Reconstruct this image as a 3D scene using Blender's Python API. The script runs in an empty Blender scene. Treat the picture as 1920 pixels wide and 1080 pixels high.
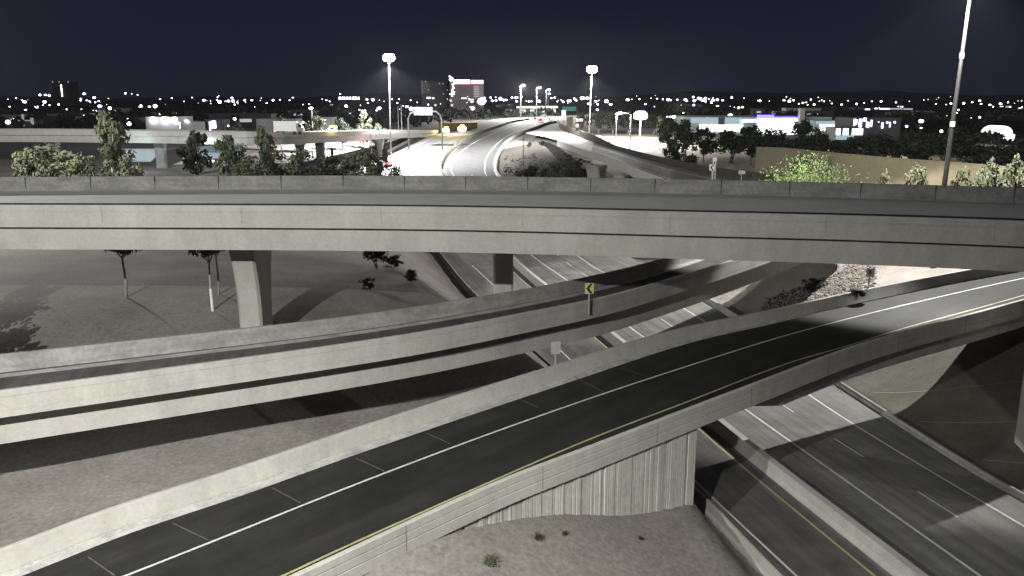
import bpy, bmesh, math, random
import numpy as np
from mathutils import Vector
random.seed(7)
R = math.radians
scene = bpy.context.scene
COL = scene.collection

# ------------------------------------------------------------------ camera model
F, TH, CZ = 1581.0, R(12.65), 26.0
CT, ST = math.cos(TH), math.sin(TH)
def ray(px, py):
    yc = (540 - py) / F
    return Vector(((px - 960) / F, CT + yc * ST, -ST + yc * CT))
def P(px, py, z):                       # point on the level z
    d = ray(px, py); t = (z - CZ) / d.z
    return Vector((d.x * t, d.y * t, z))
def PD(px, py, Y):                      # point at the distance Y
    d = ray(px, py); t = Y / d.y
    return Vector((d.x * t, Y, CZ + d.z * t))
def hit(px, py, fn):                    # first point where the sight line meets the height fn(x, y)
    d = ray(px, py); y0 = 12.0
    def over(y):
        t = y / d.y
        return CZ + d.z * t - fn(d.x * t, y)
    y = y0
    while y < 4000 and over(y) > 0:
        y0 = y; y *= 1.02
    a, b = y0, y
    for _ in range(40):
        m = (a + b) / 2
        if over(m) > 0: a = m
        else: b = m
    t = a / d.y
    return Vector((d.x * t, a, fn(d.x * t, a)))

def catmull(pts, n):
    pts = [Vector(p) for p in pts]
    if len(pts) == 2:
        pts = [pts[0], pts[0].lerp(pts[1], .5), pts[1]]
    a = [pts[0] * 2 - pts[1]] + pts + [pts[-1] * 2 - pts[-2]]
    out = []
    for i in range(1, len(a) - 2):
        p0, p1, p2, p3 = a[i-1], a[i], a[i+1], a[i+2]
        t0 = 0; t1 = (p1-p0).length**.5; t2 = t1 + (p2-p1).length**.5; t3 = t2 + (p3-p2).length**.5
        for k in range(40):
            t = t1 + (t2 - t1) * k / 40
            A1 = p0*((t1-t)/(t1-t0)) + p1*((t-t0)/(t1-t0))
            A2 = p1*((t2-t)/(t2-t1)) + p2*((t-t1)/(t2-t1))
            A3 = p2*((t3-t)/(t3-t2)) + p3*((t-t2)/(t3-t2))
            B1 = A1*((t2-t)/(t2-t0)) + A2*((t-t0)/(t2-t0))
            B2 = A2*((t3-t)/(t3-t1)) + A3*((t-t1)/(t3-t1))
            out.append(B1*((t2-t)/(t2-t1)) + B2*((t-t1)/(t2-t1)))
    out.append(pts[-1])
    if n is None: return out
    L = [0]
    for i in range(1, len(out)): L.append(L[-1] + (out[i]-out[i-1]).length)
    ss = np.linspace(0, L[-1], n)
    arr = np.array([list(v) for v in out])
    return [Vector((np.interp(s, L, arr[:,0]), np.interp(s, L, arr[:,1]), np.interp(s, L, arr[:,2]))) for s in ss]

# ------------------------------------------------------------------ mesh helpers
class MB:
    def __init__(s): s.v = []; s.f = []; s.m = []
    def face(s, pts, m=0):
        i = len(s.v); s.v += [tuple(p) for p in pts]
        s.f.append(tuple(range(i, i + len(pts)))); s.m.append(m)
    def grid(s, rows, m=0, close=False, mcols=None, caps=False):
        n = len(rows[0]); i0 = len(s.v)
        for r in rows: s.v += [tuple(p) for p in r]
        for a in range(len(rows) - 1):
            for b in range(n if close else n - 1):
                c = (b + 1) % n
                s.f.append((i0 + a*n + b, i0 + a*n + c, i0 + (a+1)*n + c, i0 + (a+1)*n + b))
                s.m.append(mcols[b] if mcols else m)
        if caps:
            s.f.append(tuple(i0 + b for b in range(n))[::-1]); s.m.append(m)
            s.f.append(tuple(i0 + (len(rows)-1)*n + b for b in range(n))); s.m.append(m)
    def box(s, c, size, m=0, rz=0, rx=0):
        c = Vector(c); ca, sa = math.cos(rz), math.sin(rz); cb, sb = math.cos(rx), math.sin(rx)
        i = len(s.v)
        for dz in (-.5, .5):
            for dx, dy in ((-.5,-.5),(.5,-.5),(.5,.5),(-.5,.5)):
                x, y, z = dx*size[0], dy*size[1], dz*size[2]
                y, z = y*cb - z*sb, y*sb + z*cb
                s.v.append((c.x + x*ca - y*sa, c.y + x*sa + y*ca, c.z + z))
        for q in ((3,2,1,0),(4,5,6,7),(0,1,5,4),(1,2,6,5),(2,3,7,6),(3,0,4,7)):
            s.f.append(tuple(i + k for k in q)); s.m.append(m)
    def tube(s, pts, rad, n=8, m=0, caps=True):
        pts = [Vector(p) for p in pts]
        if not isinstance(rad, (list, tuple)): rad = [rad] * len(pts)
        rows = []
        for k, p in enumerate(pts):
            t = (pts[min(k+1, len(pts)-1)] - pts[max(k-1, 0)]).normalized()
            up = Vector((0,0,1)) if abs(t.z) < .9 else Vector((0,1,0))
            a = t.cross(up).normalized(); b = t.cross(a)
            rows.append([p + (a*math.cos(2*math.pi*j/n) + b*math.sin(2*math.pi*j/n)) * rad[k] for j in range(n)])
        s.grid(rows, m, close=True, caps=caps)
    def ball(s, c, r, m=0, nu=8, nv=6, sz=1.0):
        c = Vector(c); rows = []
        for a in range(nv + 1):
            th = math.pi * a / nv
            rows.append([c + Vector((math.sin(th)*math.cos(2*math.pi*b/nu)*r, math.sin(th)*math.sin(2*math.pi*b/nu)*r, -math.cos(th)*r*sz)) for b in range(nu)])
        s.grid(rows, m, close=True)
    def build(s, name, mats, parent=None, base=None, fix=True, smooth=False):
        if base is None: base = parent.location.copy() if parent is not None else Vector((0,0,0))
        b = Vector(base)
        if parent is not None and parent.parent is not None: b = world_base(parent)
        me = bpy.data.meshes.new(name)
        me.from_pydata([(v[0]-b.x, v[1]-b.y, v[2]-b.z) for v in s.v], [], s.f)
        if not isinstance(mats, (list, tuple)): mats = [mats]
        for mm in mats: me.materials.append(mm)
        me.polygons.foreach_set('material_index', s.m)
        if fix:
            bm = bmesh.new(); bm.from_mesh(me)
            bmesh.ops.recalc_face_normals(bm, faces=bm.faces); bm.to_mesh(me); bm.free()
        if smooth: me.polygons.foreach_set('use_smooth', [True]*len(me.polygons))
        me.update()
        o = bpy.data.objects.new(name, me); COL.objects.link(o)
        if parent is not None:
            o.parent = parent
            if parent.type == 'MESH': pass
        else: o.location = b
        return o
def world_base(o):
    b = Vector((0,0,0))
    while o is not None: b += o.location; o = o.parent
    return b
def tag(o, label=None, cat=None, group=None, kind=None):
    if label: o['label'] = label
    if cat: o['category'] = cat
    if group: o['group'] = group
    if kind: o['kind'] = kind
    return o
def thing(name, label, cat, loc, group=None):
    o = bpy.data.objects.new(name, None); COL.objects.link(o)
    o.location = loc; o.empty_display_size = .5
    return tag(o, label, cat, group)
def copy_tree(o, parent=None):
    c = o.copy(); COL.objects.link(c)
    if parent is not None: c.parent = parent
    for ch in list(o.children): copy_tree(ch, c)
    return c

# ------------------------------------------------------------------ materials
def new_mat(name):
    m = bpy.data.materials.new(name); m.use_nodes = True
    nt = m.node_tree; nt.nodes.clear()
    out = nt.nodes.new('ShaderNodeOutputMaterial'); b = nt.nodes.new('ShaderNodeBsdfPrincipled')
    nt.links.new(b.outputs[0], out.inputs[0])
    return m, nt, b
def noise(nt, scale, detail=4, rough=.6, vec=None, stretch=None):
    tc = nt.nodes.new('ShaderNodeTexCoord'); mp = nt.nodes.new('ShaderNodeMapping')
    nt.links.new(tc.outputs['Object'], mp.inputs[0])
    if stretch: mp.inputs['Scale'].default_value = stretch
    n = nt.nodes.new('ShaderNodeTexNoise'); n.inputs['Scale'].default_value = scale
    n.inputs['Detail'].default_value = detail; n.inputs['Roughness'].default_value = rough
    nt.links.new(mp.outputs[0], n.inputs['Vector'])
    return n
def ramp(nt, src, stops):
    r = nt.nodes.new('ShaderNodeValToRGB')
    el = r.color_ramp.elements
    while len(el) > 1: el.remove(el[-1])
    el[0].position = stops[0][0]; el[0].color = (*stops[0][1], 1)
    for p, c in stops[1:]:
        e = el.new(p); e.color = (*c, 1)
    nt.links.new(src, r.inputs[0]); return r
def mul(nt, a, b, fac=1.0):
    m = nt.nodes.new('ShaderNodeMix'); m.data_type = 'RGBA'; m.blend_type = 'MULTIPLY'
    m.inputs[0].default_value = fac
    nt.links.new(a, m.inputs[6]); nt.links.new(b, m.inputs[7]); return m.outputs[2]
def rough_mat(name, col, var=.25, scale=.35, fine=6, grain=.25, rough=.85, streak=None, bump=.15, spec=.3, smin=.7, rot=0):
    m, nt, b = new_mat(name)
    c0 = tuple(x*(1-var) for x in col); c1 = tuple(min(1, x*(1+var)) for x in col)
    n1 = noise(nt, scale, 6, .65); r1 = ramp(nt, n1.outputs[0], [(.3, c0), (.7, c1)])
    n2 = noise(nt, fine, 3, .7); g0 = 1-grain
    r2 = ramp(nt, n2.outputs[0], [(.3, (g0,)*3), (.7, (1,)*3)])
    c = mul(nt, r1.outputs[0], r2.outputs[0])
    if streak:
        n3 = noise(nt, 1, 4, .6, stretch=streak)
        if rot:
            mp = n3.inputs['Vector'].links[0].from_node; m2 = nt.nodes.new('ShaderNodeMapping')
            m2.inputs['Rotation'].default_value = (0,0,rot)
            nt.links.new(mp.inputs[0].links[0].from_socket, m2.inputs[0]); nt.links.new(m2.outputs[0], mp.inputs[0])
        r3 = ramp(nt, n3.outputs[0], [(.36, (smin,)*3), (.6, (1,)*3)])
        c = mul(nt, c, r3.outputs[0], .8)
    nt.links.new(c, b.inputs['Base Color'])
    b.inputs['Roughness'].default_value = rough
    b.inputs['Specular IOR Level'].default_value = spec
    if bump:
        bp = nt.nodes.new('ShaderNodeBump'); bp.inputs['Strength'].default_value = bump; bp.inputs['Distance'].default_value = .05
        nt.links.new(n2.outputs[0], bp.inputs['Height']); nt.links.new(bp.outputs[0], b.inputs['Normal'])
    return m
def flat_mat(name, col, rough=.6, metal=0):
    m, nt, b = new_mat(name)
    n = noise(nt, 3, 3); r = ramp(nt, n.outputs[0], [(.3, tuple(x*.8 for x in col)), (.7, col)])
    nt.links.new(r.outputs[0], b.inputs['Base Color'])
    b.inputs['Roughness'].default_value = rough; b.inputs['Metallic'].default_value = metal
    return m
def emit(name, col, s, sample=False):
    m, nt, b = new_mat(name)
    b.inputs['Base Color'].default_value = (.05,.05,.05,1)
    b.inputs['Emission Color'].default_value = (*col, 1); b.inputs['Emission Strength'].default_value = s
    if not sample: m.cycles.emission_sampling = 'NONE'
    return m

M = {}
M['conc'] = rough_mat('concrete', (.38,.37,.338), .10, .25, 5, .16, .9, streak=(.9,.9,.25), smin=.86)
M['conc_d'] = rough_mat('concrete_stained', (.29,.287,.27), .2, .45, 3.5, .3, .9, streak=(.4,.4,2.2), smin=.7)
M['conc_f'] = rough_mat('concrete_wall', (.46,.45,.41), .12, .4, 4, .2, .9, streak=(2.5,2.5,.1), smin=.8)
M['joint'] = flat_mat('joint_gap', (.035,.035,.033), .95)
M['asph'] = rough_mat('asphalt_dark', (.024,.0235,.022), .35, .3, 14, .35, .8, spec=.25, streak=(.8,.04,1), smin=.55, rot=.80)
M['asph2'] = rough_mat('asphalt_worn', (.105,.10,.096), .3, .35, 9, .3, .85, streak=(1.3,.04,1), smin=.6, rot=-.245)
M['asph3'] = rough_mat('asphalt_grey', (.062,.061,.06), .25, .35, 9, .3, .85)
M['pave'] = rough_mat('worn_pavement', (.16,.157,.15), .3, .25, 8, .25, .85, streak=(1.1,.035,1), smin=.55, rot=-.245)
M['deckc'] = rough_mat('deck_concrete', (.23,.225,.215), .16, .2, 8, .2, .9)
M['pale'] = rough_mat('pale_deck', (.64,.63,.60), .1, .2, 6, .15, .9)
M['gutter'] = rough_mat('dusty_gutter', (.40,.39,.37), .3, .8, 5, .3, .9)
M['white'] = rough_mat('white_paint', (.50,.50,.49), .15, 1.2, 8, .2, .7, bump=0)
M['thin'] = rough_mat('faded_paint', (.11,.105,.095), .4, 1.5, 8, .4, .8, bump=0)
M['yellow'] = rough_mat('yellow_paint', (.34,.32,.15), .2, 1.2, 8, .3, .7, bump=0)
M['dirt_dim'] = rough_mat('dim_dirt_infield', (.04,.034,.026), .45, .25, 2.4, .5, .95, bump=.5)
M['dirt_dark'] = rough_mat('dirt_dark', (.10,.088,.07), .3, .14, 3.6, .4, .95, bump=.5)
M['dirt'] = rough_mat('dirt', (.226,.205,.186), .28, .14, 3.6, .42, .95, bump=.5)
M['slope'] = rough_mat('slope_paving', (.085,.08,.065), .35, .2, 4, .3, .95)
M['gravel'] = rough_mat('riprap', (.20,.185,.165), .5, 1.2, 2.0, .5, .95, bump=.6)
M['plain'] = rough_mat('plain', (.05,.05,.04), .4, .02, .5, .3, .95, bump=0)
M['tan'] = rough_mat('tan_block', (.23,.20,.145), .12, .1, 1.5, .2, .95, bump=.1)
M['steel'] = flat_mat('galvanised_steel', (.2,.2,.2), .5, .3)
M['darksteel'] = flat_mat('dark_steel', (.022,.021,.02), .6, .2)
M['band'] = flat_mat('steel_band', (.55,.55,.55), .5, .2)
M['bark'] = rough_mat('bark', (.16,.14,.115), .3, 3, 12, .3, .95)
M['whitewash'] = rough_mat('whitewash', (.74,.74,.70), .08, 2, 9, .15, .9)
M['trunkpale'] = rough_mat('pale_bark', (.34,.32,.28), .25, 2, 9, .3, .9)
M['signy'] = flat_mat('sign_yellow', (.55,.53,.22), .5)
M['signk'] = flat_mat('sign_black', (.012,.012,.012), .5)
M['signw'] = flat_mat('sign_white', (.75,.75,.74), .5)
M['signw2'] = flat_mat('sign_pale', (.06,.066,.07), .5)
M['shadewall'] = rough_mat('shaded_wall', (.055,.049,.038), .15, .2, 4, .2, .95)  # shade on the parapet's inner face put into this dark brown
M['signback'] = flat_mat('sign_back', (.38,.38,.38), .5, .3)
M['green'] = flat_mat('sign_green', (.02,.17,.11), .5)
M['black'] = flat_mat('rubber', (.02,.02,.02), .8)
M['glass'] = flat_mat('dark_glass', (.02,.022,.026), .15)
M['bld_d'] = rough_mat('dark_facade', (.10,.10,.11), .2, .05, .6, .2, .9, bump=0)
M['bld_p'] = rough_mat('pale_facade', (.45,.45,.44), .12, .05, .6, .15, .9, bump=0)
M['bld_b'] = rough_mat('light_blue_facade', (.42,.52,.56), .1, .05, .6, .15, .9, bump=0)
M['bld_r'] = rough_mat('brown_facade', (.27,.24,.235), .15, .05, .6, .2, .9, bump=0)
M['hill'] = rough_mat('hill', (.20,.20,.22), .3, .002, .01, .3, 1, bump=0)
def leaf_mat(name, dark, light):
    m, nt, b = new_mat(name)
    n = noise(nt, 2.2, 4, .7); r = ramp(nt, n.outputs[0], [(.32, dark), (.68, light)])
    nt.links.new(r.outputs[0], b.inputs['Base Color']); b.inputs['Roughness'].default_value = .75
    b.inputs['Specular IOR Level'].default_value = .2
    return m
M['leaf_olive'] = leaf_mat('leaf_olive', (.03,.038,.022), (.115,.125,.075))
M['leaf_dark'] = leaf_mat('leaf_dark', (.013,.018,.012), (.045,.055,.035))
M['leaf_pale'] = leaf_mat('leaf_pale', (.045,.052,.03), (.12,.13,.08))
M['leaf_lime'] = leaf_mat('leaf_lime', (.05,.075,.025), (.13,.185,.065))
M['leaf_brown'] = leaf_mat('leaf_brown', (.02,.018,.012), (.06,.045,.02))
M['wood'] = leaf_mat('far_leaf', (.012,.014,.012), (.03,.034,.028))
M['e_white'] = emit('lamp_white', (1,.98,1), 14)
M['e_mast'] = emit('lamp_mast', (1,.98,1), 60)
M['e_cool'] = emit('lamp_cool', (.86,.84,1), 14)
M['e_dim'] = emit('lamp_dim', (.95,.95,1), 2.2)
M['e_faint'] = emit('lamp_faint', (.9,.92,1), .5)
M['e_amber'] = emit('lamp_amber', (1,.62,.08), 5)
M['e_warm'] = emit('lamp_warm', (1,.86,.55), 8)
M['e_red'] = emit('lamp_red', (1,.10,.12), 5)
M['e_blue'] = emit('lamp_blue', (.14,.10,1), 5)
M['e_violet'] = emit('lamp_violet', (.70,.64,1), 5)
M['e_pink'] = emit('lamp_pink', (1,.80,.78), 3.5)
M['e_store'] = emit('store_light', (.95,.97,1), 3.0)
M['e_cyan'] = emit('store_cyan', (.50,.68,.75), .7)
M['e_green'] = emit('sign_lit_green', (.03,.32,.24), .5)
M['e_win'] = emit('window_lit', (1,.98,.95), 3)
M['e_rim'] = emit('crown_rim', (.7,.12,.14), .5)
M['e_vfaint'] = emit('window_faint', (.8,.8,1), .1)
M['e_store2'] = emit('store_soft', (.85,.92,1), 1.1)
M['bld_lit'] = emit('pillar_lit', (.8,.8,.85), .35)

# ------------------------------------------------------------------ freeway profile and lines
_zk = [(-200,0),(0,0),(100,0),(190,0),(270,2),(340,5.4),(400,8.4),(480,10.4),(630,11.4),(1200,11),(2000,9),(6000,8),(20000,8)]
_zz = np.array([list(v) for v in catmull([(a, b, 0) for a, b in _zk], None)])
def zf(Y): return float(np.interp(Y, _zz[:,0], _zz[:,1]))
def line(pts, pre=None, post=None):
    w = [hit(a, b, lambda x, y: zf(y)) for a, b in pts]
    if pre is not None:                  # carry the line on towards and below the camera
        d = (w[0] - w[1]); k = (w[0].y - pre) / -d.y
        w = [w[0] + d * k] + w
    if post: w += [Vector((x, y, 0)) for x, y in post]
    c = np.array([[v.y, v.x] for v in catmull(w, None)])
    o = np.argsort(c[:,0]); c = c[o]
    return lambda Y: np.interp(Y, c[:,0], c[:,1])
FAR = [(1060, 217), (1090, 212)]
med = line([(1690,1080),(1410,858),(1146,638),(985,514),(833,332),(826,318),(830,303),(843,285),(862,270),(895,253),(935,239),(985,226)], 18, [(75,760),(140,1200)])
xl = line([(1450,1080),(1300,925),(890,555),(826,479),(700,322),(706,300),(750,275),(815,246),(880,232),(960,221)], 18, [(55,760),(118,1200)])
xr = line([(1925,947),(1818,886),(1340,578),(1182,487),(933,331),(928,310),(932,290),(948,268),(972,253),(1005,240),(1042,229)], 18, [(100,760),(165,1200)])
YS = np.concatenate([np.linspace(18, 240, 90), np.geomspace(243, 1200, 90)])

# the ground beside the freeway
CP = [(-60,-30,5),(0,-30,4.5),(60,-30,3),(-30,20,4.6),(-12,20,4.8),(0,20,4.4),(12,20,3),(-34,32,4.8),(-20,36,4.6),(-8,29,5.9),(-3.5,33.5,6.5),(3,39,5.0),(9.3,44.3,3.1),(2,31,4.1),(9,38,2.4),(6,26,3.4),
      (-20,44,4.3),(-10,49,4.2),(-2,56,3.6),(-30,50,4.6),(-25,66,8.4),(-40,62,8.6),(-20,80,8.6),(-10,72,7.4),(-40,85,8.8),(-40,110,8.4),(-15,100,6.4),(-60,100,8.6),(-60,70,8.6),(-90,160,5.6),(-40,180,5.4),
      (-80,200,6),(-130,230,8),(-60,225,6),(-45,300,6),(-70,330,8),(-120,300,9),(-100,420,9),(-300,400,9),(48,40,3),(46,62,4),(44,75,5.5),(60,95,8),(34,105,3.5),(48,130,9),(70,140,11),
      (40,180,8),(22,215,4.5),(28,260,6),(36,300,8),(52,225,10.5),(80,190,11.6),(130,150,12),(90,260,10),(120,330,9),(70,420,10),(200,300,8),(200,600,9),(-200,700,9),
      (0,1600,9),(-900,1200,8),(900,1200,8),(-3000,3000,8),(3000,3000,8),(0,5000,8),(90,400,9),(60,350,9.4)]
CPA = np.array(CP, float)
_D = np.sqrt((CPA[:,None,0]-CPA[None,:,0])**2 + (CPA[:,None,1]-CPA[None,:,1])**2 + 16)
_rc = 8.0
_rw = np.linalg.solve(_D + np.eye(len(CPA))*.3, CPA[:,2] - _rc)
def sstep(a, b, x):
    t = min(1, max(0, (x - a) / (b - a))); return t*t*(3-2*t)
def ground(X, Y):
    g = float((_rw*np.sqrt((CPA[:,0]-X)**2 + (CPA[:,1]-Y)**2 + 16)).sum()) + _rc
    g = min(13, max(0, g))
    if -60 < Y < 1250:
        a, b = float(xl(Y)), float(xr(Y))
        d = max(a - X, X - b, 0)
        s = sstep(.5, (3.6 if Y < 60 else min(13, 3.6 + (Y-60)*.4)) if X < a else 17, d)
        k = 1 - sstep(1100, 1250, Y)
        z0 = zf(Y) - .15
        g = g*(1-k) + (z0 + (g - z0)*s)*k
    return g
gy = np.concatenate([np.linspace(-60, 15, 16), np.linspace(16, 150, 150), np.geomspace(152, 9000, 150)])
mb = MB(); rows = []
us = np.linspace(-1, 1, 260)
for y in gy:
    hw = 60 + .95*max(y, 0)
    rows.append([(hw*u, y, ground(hw*u, y)) for u in us])
nr = len(rows)
mb.grid(rows)
gm = [1 if gy[i//259] > 700 else 0 for i in range(len(mb.f))]
mb.m = gm
go = mb.build('ground', [M['dirt'], M['plain']], fix=False, smooth=True); tag(go, kind='structure')

# freeway pavement and its painted lines
mb = MB()
mb.grid([[(x0 + (x1-x0)*u, y, zf(y)) for u in np.linspace(0,1,9)] for y, x0, x1 in ((y, float(xl(y)), float(xr(y))) for y in YS)])
fw = mb.build('freeway', M['pave'], fix=False, smooth=True); tag(fw, kind='structure')
def stripe(name, fn, w, mat, y0, y1, parent, n=90, dz=.012):
    m_ = MB(); rows = []
    for y in [v for v in YS if y0 <= v <= y1]:
        x = float(fn(y)); h = w/2*(1 + y/500)
        rows.append([(x-h, y, zf(y)+dz+y*6e-5), (x+h, y, zf(y)+dz+y*6e-5)])
    m_.grid(rows); return m_.build(name, mat, parent, fix=False)
ly1 = line([(1622,1080),(1356,856)], 18, None)
mo = lambda k: (lambda Y: med(Y) + k)
lo = lambda k: (lambda Y: xl(Y) + k)
w1 = line([(1838,1080),(1402,771),(1190,620),(1062,525),(1000,481),(852,331),(845,315),(852,297),(880,273),(920,253),(985,230)], 18)
w2 = line([(1935,1058),(1693,904),(1458,753),(1200,572),(1097,516),(1052,484),(884,331)], 18)
w3 = line([(1980,1022),(1920,987),(1587,787),(1250,560),(1130,510),(1089,484),(913,331),(909,312),(914,293),(934,268),(962,250),(1005,235)], 18)
lw = line([(1493,1080),(1320,918),(922,532),(865,479)], 18)
stripe('edge_line', w1, .18, M['white'], 20, 700, fw)
stripe('edge_line', w3, .16, M['white'], 20, 700, fw)
stripe('edge_line', lw, .15, M['white'], 20, 135, fw)
stripe('yellow_line', mo(-1.5), .16, M['yellow'], 20, 250, fw)
stripe('yellow_line', mo(1.2), .14, M['yellow'], 70, 400, fw)
m_ = MB()
for k in range(26):
    ya = 40 + k*9.2
    yb = ya + 3.6
    if k % 1 == 0:
        r_ = []
        for y in np.linspace(ya, yb, 5):
            x = float(w2(y)); r_.append([(x-.07, y, zf(y)+.012), (x+.07, y, zf(y)+.012)])
        m_.grid(r_)
m_.build('lane_line', M['white'], fw, fix=False)
# ramp lanes of the bright carriageway far beyond the overpass
for k in (.3, .55, .8):
    f_ = lambda Y, k=k: xl(Y) + (med(Y) - xl(Y))*k
    stripe('lane_line', f_, .18, M['white'], 250, 520, fw)
# darker patch of right-hand lanes (asphalt) laid over the pavement
mb = MB()
mb.grid([[(float(med(y)) + .6 + (float(xr(y)) - .8 - float(med(y)) - .6)*u, y, zf(y)+.006) for u in np.linspace(0,1,6)] for y in YS if 235 < y < 640])
mb.build('asphalt_lanes', M['asph3'], fw, fix=False, smooth=True)
mb = MB()
mb.grid([[(float(xl(y)) + .3 + (float(med(y)) - .9 - float(xl(y)))*u, y, zf(y)+.006) for u in np.linspace(0,1,6)] for y in YS if 225 < y < 640])
mb.build('concrete_lanes', M['deckc'], fw, fix=False, smooth=True)
mb = MB()
mb.grid([[(float(xl(y)) + .9 + (float(med(y)) - .8 - float(xl(y)) - .9)*u, y, zf(y)+.006) for u in np.linspace(0,1,6)] for y in YS if 19 < y < 90])
mb.build('asphalt_lanes', M['asph2'], fw, fix=False, smooth=True)

# concrete slope paving on the bank right of the freeway
mb = MB(); rows = []
for y in np.linspace(47, 84, 46):
    x0 = float(xr(y)) + 1.5
    rows.append([(x0 + u, y, ground(x0 + u, y) + .05) for u in np.linspace(0, 17, 24)])
mb.grid(rows)
sp = mb.build('slope_paving', M['slope'], fix=False, smooth=True); tag(sp, kind='structure')
for t in (58.5, 66, 73):
    mb = MB(); r_ = []
    for u in np.linspace(1, 13, 20):
        y = t - u*.62; x0 = float(xr(t)) + 1.5 + u; z = ground(x0, y) + .07
        r_.append([(x0-.03, y-.05, z), (x0+.03, y+.05, z)])
    mb.grid(r_); mb.build('joint_line', M['deckc'], sp, fix=False)
# ------------------------------------------------------------------ sweeps
def lat(pts):
    out = []
    for i in range(len(pts)):
        t = pts[min(i+1, len(pts)-1)] - pts[max(i-1, 0)]; t.z = 0; t.normalize()
        out.append(Vector((t.y, -t.x, 0)))      # to the right of travel
    return out
def sweep(mb, pts, prof, side=1, m=0, caps=True, nn=None):
    nn = nn or lat(pts)
    mb.grid([[p + n*(u*side) + Vector((0,0,v)) for u, v in prof] for p, n in zip(pts, nn)], m, close=True, caps=caps)
def loft(mb, Lp, Rp, prof, m=0, caps=True):      # prof: (side 0/1, inward offset, height)
    rows = []
    for a, b in zip(Lp, Rp):
        d = (b - a); d.z = 0; d.normalize()
        rows.append([(a + d*u if s == 0 else b - d*u) + Vector((0,0,v)) for s, u, v in prof])
    mb.grid(rows, m, close=True, caps=caps)
def ribbon(mb, pts, w, dz, m=0, i0=0, i1=None):
    nn = lat(pts); q = list(zip(pts, nn))[i0:i1]
    mb.grid([[p - n*w/2 + Vector((0,0,dz)), p + n*w/2 + Vector((0,0,dz))] for p, n in q], m)
def match(pts, n): return catmull(pts, n)
# single-slope barrier, u = inward from the outer face, v = up from the deck edge
def barrier_prof(h, ob=0, groove=True):
    p = [(0,-ob)]
    if groove: p += [(0,h*.60),(.035,h*.61),(.035,h*.66),(0,h*.67)]
    p += [(0,h-.03),(.03,h),(.24,h),(.27,h-.03),(.45,0),(.45,-ob)]
    return p
FJ = (1,1)

# ------------------------------------------------------------------ top-level overpass
n = 90
b, zt = 1.2, 19.2
farT = match([P(-330,335,zt),P(0,332,zt),P(640,329,zt),P(960,331,zt),P(1280,336,zt),P(1600,343,zt),P(1920,352,zt),P(2230,363,zt)], n)
nearT = match([P(-330,383,zt),P(0,384,zt),P(640,386,zt),P(960,390,zt),P(1280,397,zt),P(1600,404,zt),P(1920,414,zt),P(2230,427,zt)], n)
dn = Vector((0,0,-b))
ov = thing('overpass_bridge', 'topmost concrete overpass running level across the whole photo on flared columns', 'bridge', (0, 66, 6))
N0 = [p + dn for p in nearT]; F0 = [p + dn for p in farT]
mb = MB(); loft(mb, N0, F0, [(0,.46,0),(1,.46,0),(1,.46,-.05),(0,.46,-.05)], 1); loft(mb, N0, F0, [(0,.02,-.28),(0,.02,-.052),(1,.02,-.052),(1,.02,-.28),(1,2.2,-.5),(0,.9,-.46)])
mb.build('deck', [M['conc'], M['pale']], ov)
# near parapet: joints and groove read from the camera side
mb = MB(); nn = lat(N0)
s = 1 if (F0[5]-N0[5]).dot(nn[5]) > 0 else -1
sweep(mb, N0, barrier_prof(b, .05), s)
for p, q in zip(catmull(N0, 10), lat(catmull(N0, 10))):
    mb.box(p + q*s*-.0015 + Vector((0,0,.55)), (.012,.012,1.08), 1, rz=math.atan2(q.y,q.x)+math.pi/2)
mb.build('parapet', [M['conc'], M['joint']], ov)
mb = MB(); sweep(mb, F0, barrier_prof(b, .05, False), -s)
tot = sum((F0[i+1]-F0[i]).length for i in range(n-1))
nj = int(tot/5.25)
cj = catmull(F0, nj); 
for p, q in zip(cj, lat(cj)):
    sl = math.atan2(.18, b)
    c = p + q*(-s)*.365 + Vector((0,0,.60))
    mb.box(p - q*s*(-.0) + q*(-s)*.352 + Vector((0,0,.6)), (.035,.19,1.19), 1, rz=math.atan2(q.y,q.x)+math.pi/2)
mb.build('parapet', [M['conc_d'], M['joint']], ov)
mb = MB(); mb.tube([p + q*s*.14 + Vector((0,0,b+.055)) for p, q in zip(N0, nn)], .06, 6)
mb.build('pipe_rail', M['darksteel'], ov)
# painted edge lines on the deck
mb = MB()
for k in (.12,):
    ribbon(mb, [a.lerp(c, k) for a, c in zip(N0, F0)], .14, .012, 0)
mb.build('edge_line', M['yellow'], ov, fix=False)
mb = MB(); ribbon(mb, [a.lerp(c, .84) for a, c in zip(N0, F0)], .14, .012, 0); mb.build('edge_line', M['white'], ov, fix=False)
# box girder set in under the slab
mb = MB(); loft(mb, N0, F0, [(0,.42,-.47),(0,.50,-1.85),(1,3.2,-1.85),(1,2.2,-.52),(1,2.2,-.505),(0,.9,-.47)])
mb.build('box_girder', M['conc'], ov)
def flared_column(parent, c, zb, zt_, w, d0, d1, ang=0, mat=None):
    mb = MB(); rows = []
    for k in range(15):
        t = k/14; z = zb + (zt_-zb)*t
        d = d0 + (d1-d0)*max(0, (t-.35)/.65)**2.0
        r_ = []
        ch = .18
        for u, v in ((-w/2+ch,-d/2),(w/2-ch,-d/2),(w/2,-d/2+ch),(w/2,d/2-ch),(w/2-ch,d/2),(-w/2+ch,d/2),(-w/2,d/2-ch),(-w/2,-d/2+ch)):
            r_.append((c[0]+u*math.cos(ang)-v*math.sin(ang), c[1]+u*math.sin(ang)+v*math.cos(ang), z))
        rows.append(r_)
    mb.grid(rows, close=True, caps=True)
    return mb.build('column', mat or M['conc'], parent)
zb_ = 18 - 1.85 + .02
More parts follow.
